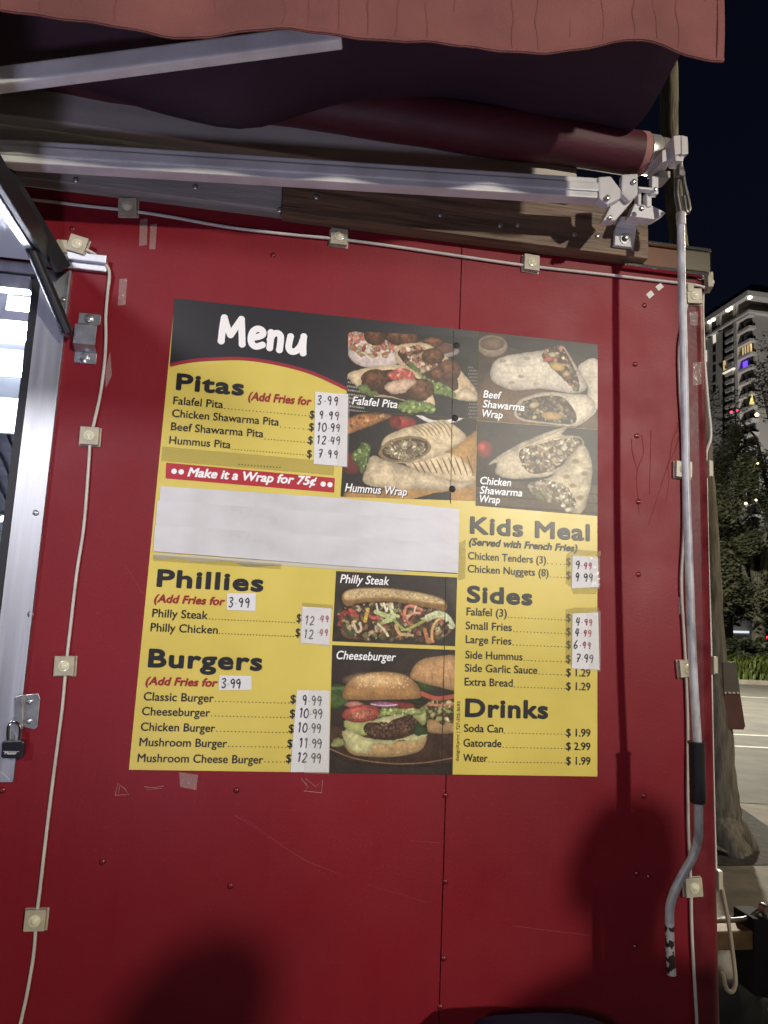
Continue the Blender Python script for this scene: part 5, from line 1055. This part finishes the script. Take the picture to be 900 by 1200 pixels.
# ------------------------------------------------------------------ lamps that light the place, with added fill lamps
def spot(name, pos, aim, W, size, blend, rad, colr, parent=None):
    l = bpy.data.lights.new(name, 'SPOT'); l.energy = W; l.spot_size = math.radians(size); l.spot_blend = blend; l.shadow_soft_size = rad; l.color = colr
    o = bpy.data.objects.new(name, l); col.objects.link(o); o.rotation_euler = (Vector(aim)-Vector(pos)).to_track_quat('-Z', 'Y').to_euler()
    if parent: o.parent = parent; o.location = Vector(pos)-wloc(parent)
    else: o.location = pos
    return o
POLE = mat('lamp_pole', (.25, .26, .26), .5, .6)
def lamp_post(base, pos, lab, cat='street lamp', name='street_lamp'):
    t = thing(name, base, lab, cat); b = MB(); B0 = Vector(base); P = Vector(pos); tp = Vector((base[0], base[1], P.z+.25))
    b.tube([B0, tp], [.07, .05], 12); b.tube([B0, B0+Vector((0, 0, .25))], [.13, .12], 12); b.build('pole', POLE, t, smooth=True)
    b = MB(); b.tube([tp-Vector((0, 0, .05)), Vector((P.x, P.y, P.z+.22))], .03, 8); b.build('arm', POLE, t)
    return t
t = lamp_post((KEY_POS[0]+.5, KEY_POS[1]-.6, 0), KEY_POS, 'plaza floodlight on a tall pole behind the photographer')
d_ = (Vector(KEY_AIM)-Vector(KEY_POS)).normalized(); kp = Vector(KEY_POS)
b = MB(); b.tube([kp-d_*.35, kp-d_*.3, kp-d_*.02], [.1, .2, .26], 16, cap=True); b.build('lamp_head', BLACKP, t, smooth=True)
spot('floodlight', KEY_POS, KEY_AIM, KEY_W, 23, 1.0, .17, (1.0, .92, .80), t)
t = lamp_post((FILL_POS[0]-.5, FILL_POS[1]-.6, 0), FILL_POS, 'second plaza floodlight on a pole behind and left of the photographer')  # unseen lamp, added as fill to lighten the shadows on the wall
d_ = (Vector(FILL_AIM)-Vector(FILL_POS)).normalized(); kp = Vector(FILL_POS); b = MB(); b.tube([kp-d_*.35, kp-d_*.3, kp-d_*.02], [.1, .2, .26], 16, cap=True); b.build('lamp_head', BLACKP, t, smooth=True)
spot('floodlight', FILL_POS, FILL_AIM, FILL_W, 16, 1.0, .6, (.95, .93, 1.0), t)
t = thing('work_light', (COOL_POS[0], COOL_POS[1], 0), 'cool white LED work light on a short stand left of the photographer', 'work light'); cp = Vector(COOL_POS); d_ = (Vector(COOL_AIM)-cp).normalized()
b = MB(); b.tube([(cp.x, cp.y, .0), (cp.x, cp.y, cp.z-.2)], .02, 8); 
for w in (0, 2.1, 4.2): b.tube([(cp.x, cp.y, .35), (cp.x+.3*math.cos(w), cp.y+.3*math.sin(w), .01)], .014, 8)
b.build('stand', POLE, t); b = MB(); b.tube([cp-d_*.2, cp-d_*.03], [.12, .2], 4); b.build('lamp_head', BLACKP, t)
spot('cool_light', COOL_POS, COOL_AIM, COOL_W, 70, .8, .14, (.68, .68, 1.0), t)
def point(name, pos, W, rad, colr, parent):
    l = bpy.data.lights.new(name, 'POINT'); l.energy = W; l.shadow_soft_size = rad; l.color = colr; o = bpy.data.objects.new(name, l); col.objects.link(o); o.parent = parent; o.location = Vector(pos)-wloc(parent); return o
q = along(W_FAR*.6, aC-6); sp = (q[0], q[1], 7.5); q2 = along(W_FAR+1.2, aC-8)
t = lamp_post((q2[0], q2[1], 0), sp, 'tall street lamp on the far kerb hidden behind the trailer'); b = MB(); b.box((sp[0], sp[1], sp[2]+.17), (.5, .3, .1)); b.build('lamp_head', POLE, t)
point('street_light', sp, STREET_W, .25, (1.0, .93, .78), t)
sp = (8.0, 1.3, 6.2); t = lamp_post((8.7, 1.0, 0), sp, 'street lamp on the near pavement beyond the right edge of the photo'); b = MB(); b.box((sp[0], sp[1], sp[2]+.17), (.5, .3, .1)); b.build('lamp_head', POLE, t)
point('street_light', sp, 1000, .25, (1.0, .86, .62), t)  # unseen lamp, added to brighten the trunk and near paving
fl_ = thing('facade_fill_lamp', wp(-50, -26, 0), 'ground floodlight washing the tower facade', 'floodlight'); b = MB(); b.box(wp(-50, -26, .3), (1.2, 1.2, .6)); b.build('housing', BLACKP, fl_, bevel=.05)
spot('facade_fill', tuple(wp(-50, -26, 3)), tuple(wp(6, 4, 78)), 210000, 60, .6, .5, (1.0, .93, .85), fl_)  # unseen lamp, added in place of city glow to brighten the tower

# ------------------------------------------------------------------ the two people whose shadows fall on the wall
SKIN = mat('skin', (.42, .26, .19), .5); CLOTH = mat('dark_jacket', (.03, .03, .05), .8, var=.2); JEAN = mat('jeans', (.04, .05, .09), .8); HAIR = mat('dark_hair', (.02, .014, .01), .6); SHIRT = mat('grey_shirt', (.18, .18, .19), .8)
def person(x, y, H, face, lab, top, armspread=.0):
    k = H/1.72; t = thing('person', (x, y, 0), lab, 'person', 'people standing behind the photographer')
    V = [((0, 0, .93), (.15, .11)), ((0, 0, 1.12), (.14, .10)), ((0, .01, 1.32), (.17, .115)), ((0, .0, 1.44), (.09, .08)), ((0, 0, 1.50), (.055, .055)), ((0, -.015, 1.57), (.075, .085)), ((0, -.015, 1.66), (.08, .095)), ((0, 0, 1.71), (.05, .06))]
    E_ = [(i, i+1) for i in range(7)]
    for s in (-1, 1):
        n = len(V); V += [((s*.1, 0, .86), (.095, .1)), ((s*.11, -.01, .48), (.062, .065)), ((s*.115, .02, .1), (.042, .045)), ((s*.12, -.1, .035), (.04, .032))]; E_ += [(0, n), (n, n+1), (n+1, n+2), (n+2, n+3)]
        n = len(V); V += [((s*.19, 0, 1.4), (.07, .07)), ((s*(.24+armspread), .03, 1.14), (.048, .05)), ((s*(.25+armspread), -.06, .9), (.033, .035)), ((s*(.25+armspread), -.08, .82), (.036, .024))]; E_ += [(3, n), (n, n+1), (n+1, n+2), (n+2, n+3)]
        h = n+3
        for f in range(4):
            m_ = len(V); fx = s*(.25+armspread)+(f-1.5)*.018; ln = (.06, .07, .065, .05)[f]
            V += [((fx, -.085, .775), (.0095, .0095)), ((fx, -.08, .775-ln*.55), (.009, .009)), ((fx, -.065, .775-ln), (.0075, .0075))]; E_ += [(h, m_), (m_, m_+1), (m_+1, m_+2)]
        m_ = len(V); V += [((s*(.25+armspread)-s*.03, -.11, .81), (.011, .011)), ((s*(.25+armspread)-s*.035, -.125, .77), (.009, .009))]; E_ += [(h, m_), (m_, m_+1)]
    me = bpy.data.meshes.new('body'); me.from_pydata([tuple(c*k for c in v) for v, _ in V], E_, []); o = bpy.data.objects.new('body', me); col.objects.link(o); o.parent = t
    sk = o.modifiers.new('skin', 'SKIN'); sub = o.modifiers.new('sub', 'SUBSURF'); sub.levels = sub.render_levels = 2
    for i, (_, r) in enumerate(V): me.skin_vertices[0].data[i].radius = (r[0]*k, r[1]*k)
    me.skin_vertices[0].data[0].use_root = True
    dg_ = bpy.context.evaluated_depsgraph_get(); bpy.context.view_layer.update(); dg_.update()
    m2 = bpy.data.meshes.new_from_object(o.evaluated_get(dg_)); o.modifiers.clear(); o.data = m2
    for mm in (SKIN, top, JEAN, BLACKP): m2.materials.append(mm)
    for p in m2.polygons:
        p.use_smooth = True; z = p.center.z/k; ax = abs(p.center.x)/k
        p.material_index = 3 if z < .075 else 1 if (.96 < z < 1.475 or (ax > .17 and z > .92)) else 2 if (z <= .96 and ax < .2) else 0
    b = MB(); n, m_ = 20, 9; vs = []
    for j in range(m_+1):
        for i in range(n):
            w = 2*math.pi*i/n; u = math.pi*.62*j/m_; q = 1+.0*j; yy = .118*math.sin(u)*math.sin(w); front = yy < -.05
            vs.append((x+.098*k*math.sin(u)*math.cos(w), y+(yy+.012)*k, (1.645+.105*math.cos(u)+(.05*(j/m_) if front else 0))*k))
    b.add(vs, [(j*n+i, j*n+(i+1) % n, (j+1)*n+(i+1) % n, (j+1)*n+i) for j in range(m_) for i in range(n)]+[tuple(range(n))]); b.build('hair', HAIR, t, smooth=True)
    b = MB()
    for s in (-1, 1): b.disc((x+s*.032*k, y-.098*k, 1.615*k), .010*k, (0, -1, 0), .004, 10, .003)
    b.build('eye', mat('eye', (.6, .6, .6), .2), t)
    b = MB(); b.tube([(x, y-.098*k, 1.62*k), (x, y-.125*k, 1.58*k), (x, y-.1*k, 1.572*k)], [.008*k, .014*k, .008*k], 8); b.build('nose', SKIN, t, smooth=True)
    t.rotation_euler = (0, 0, face)
    for ch in t.children:
        pass
    return t
person(1.25, -2.25, 1.77, math.pi*.97, 'person in a grey shirt standing with arms down behind the camera', SHIRT)
person(1.655, -1.62, 1.755, math.pi*1.05, 'person in a dark jacket standing to the right of the camera', CLOTH, .09)

# ------------------------------------------------------------------ tidy: drop the patterns of the copies, set origins of single meshes to their foot
for o in (scr,): bpy.data.objects.remove(o)
for ch in list(proto.children): bpy.data.objects.remove(ch)
bpy.data.objects.remove(proto)
for o in col.objects:
    if o.type == 'MESH' and o.parent is None and o.get('kind') != 'structure' and o.location.length < 1e-6 and len(o.data.vertices):
        c = np.array([tuple(v.co) for v in o.data.vertices]); f = Vector(((c[:, 0].min()+c[:, 0].max())/2, (c[:, 1].min()+c[:, 1].max())/2, c[:, 2].min()))
        o.data.transform(Matrix.Translation(-f)); o.location = f
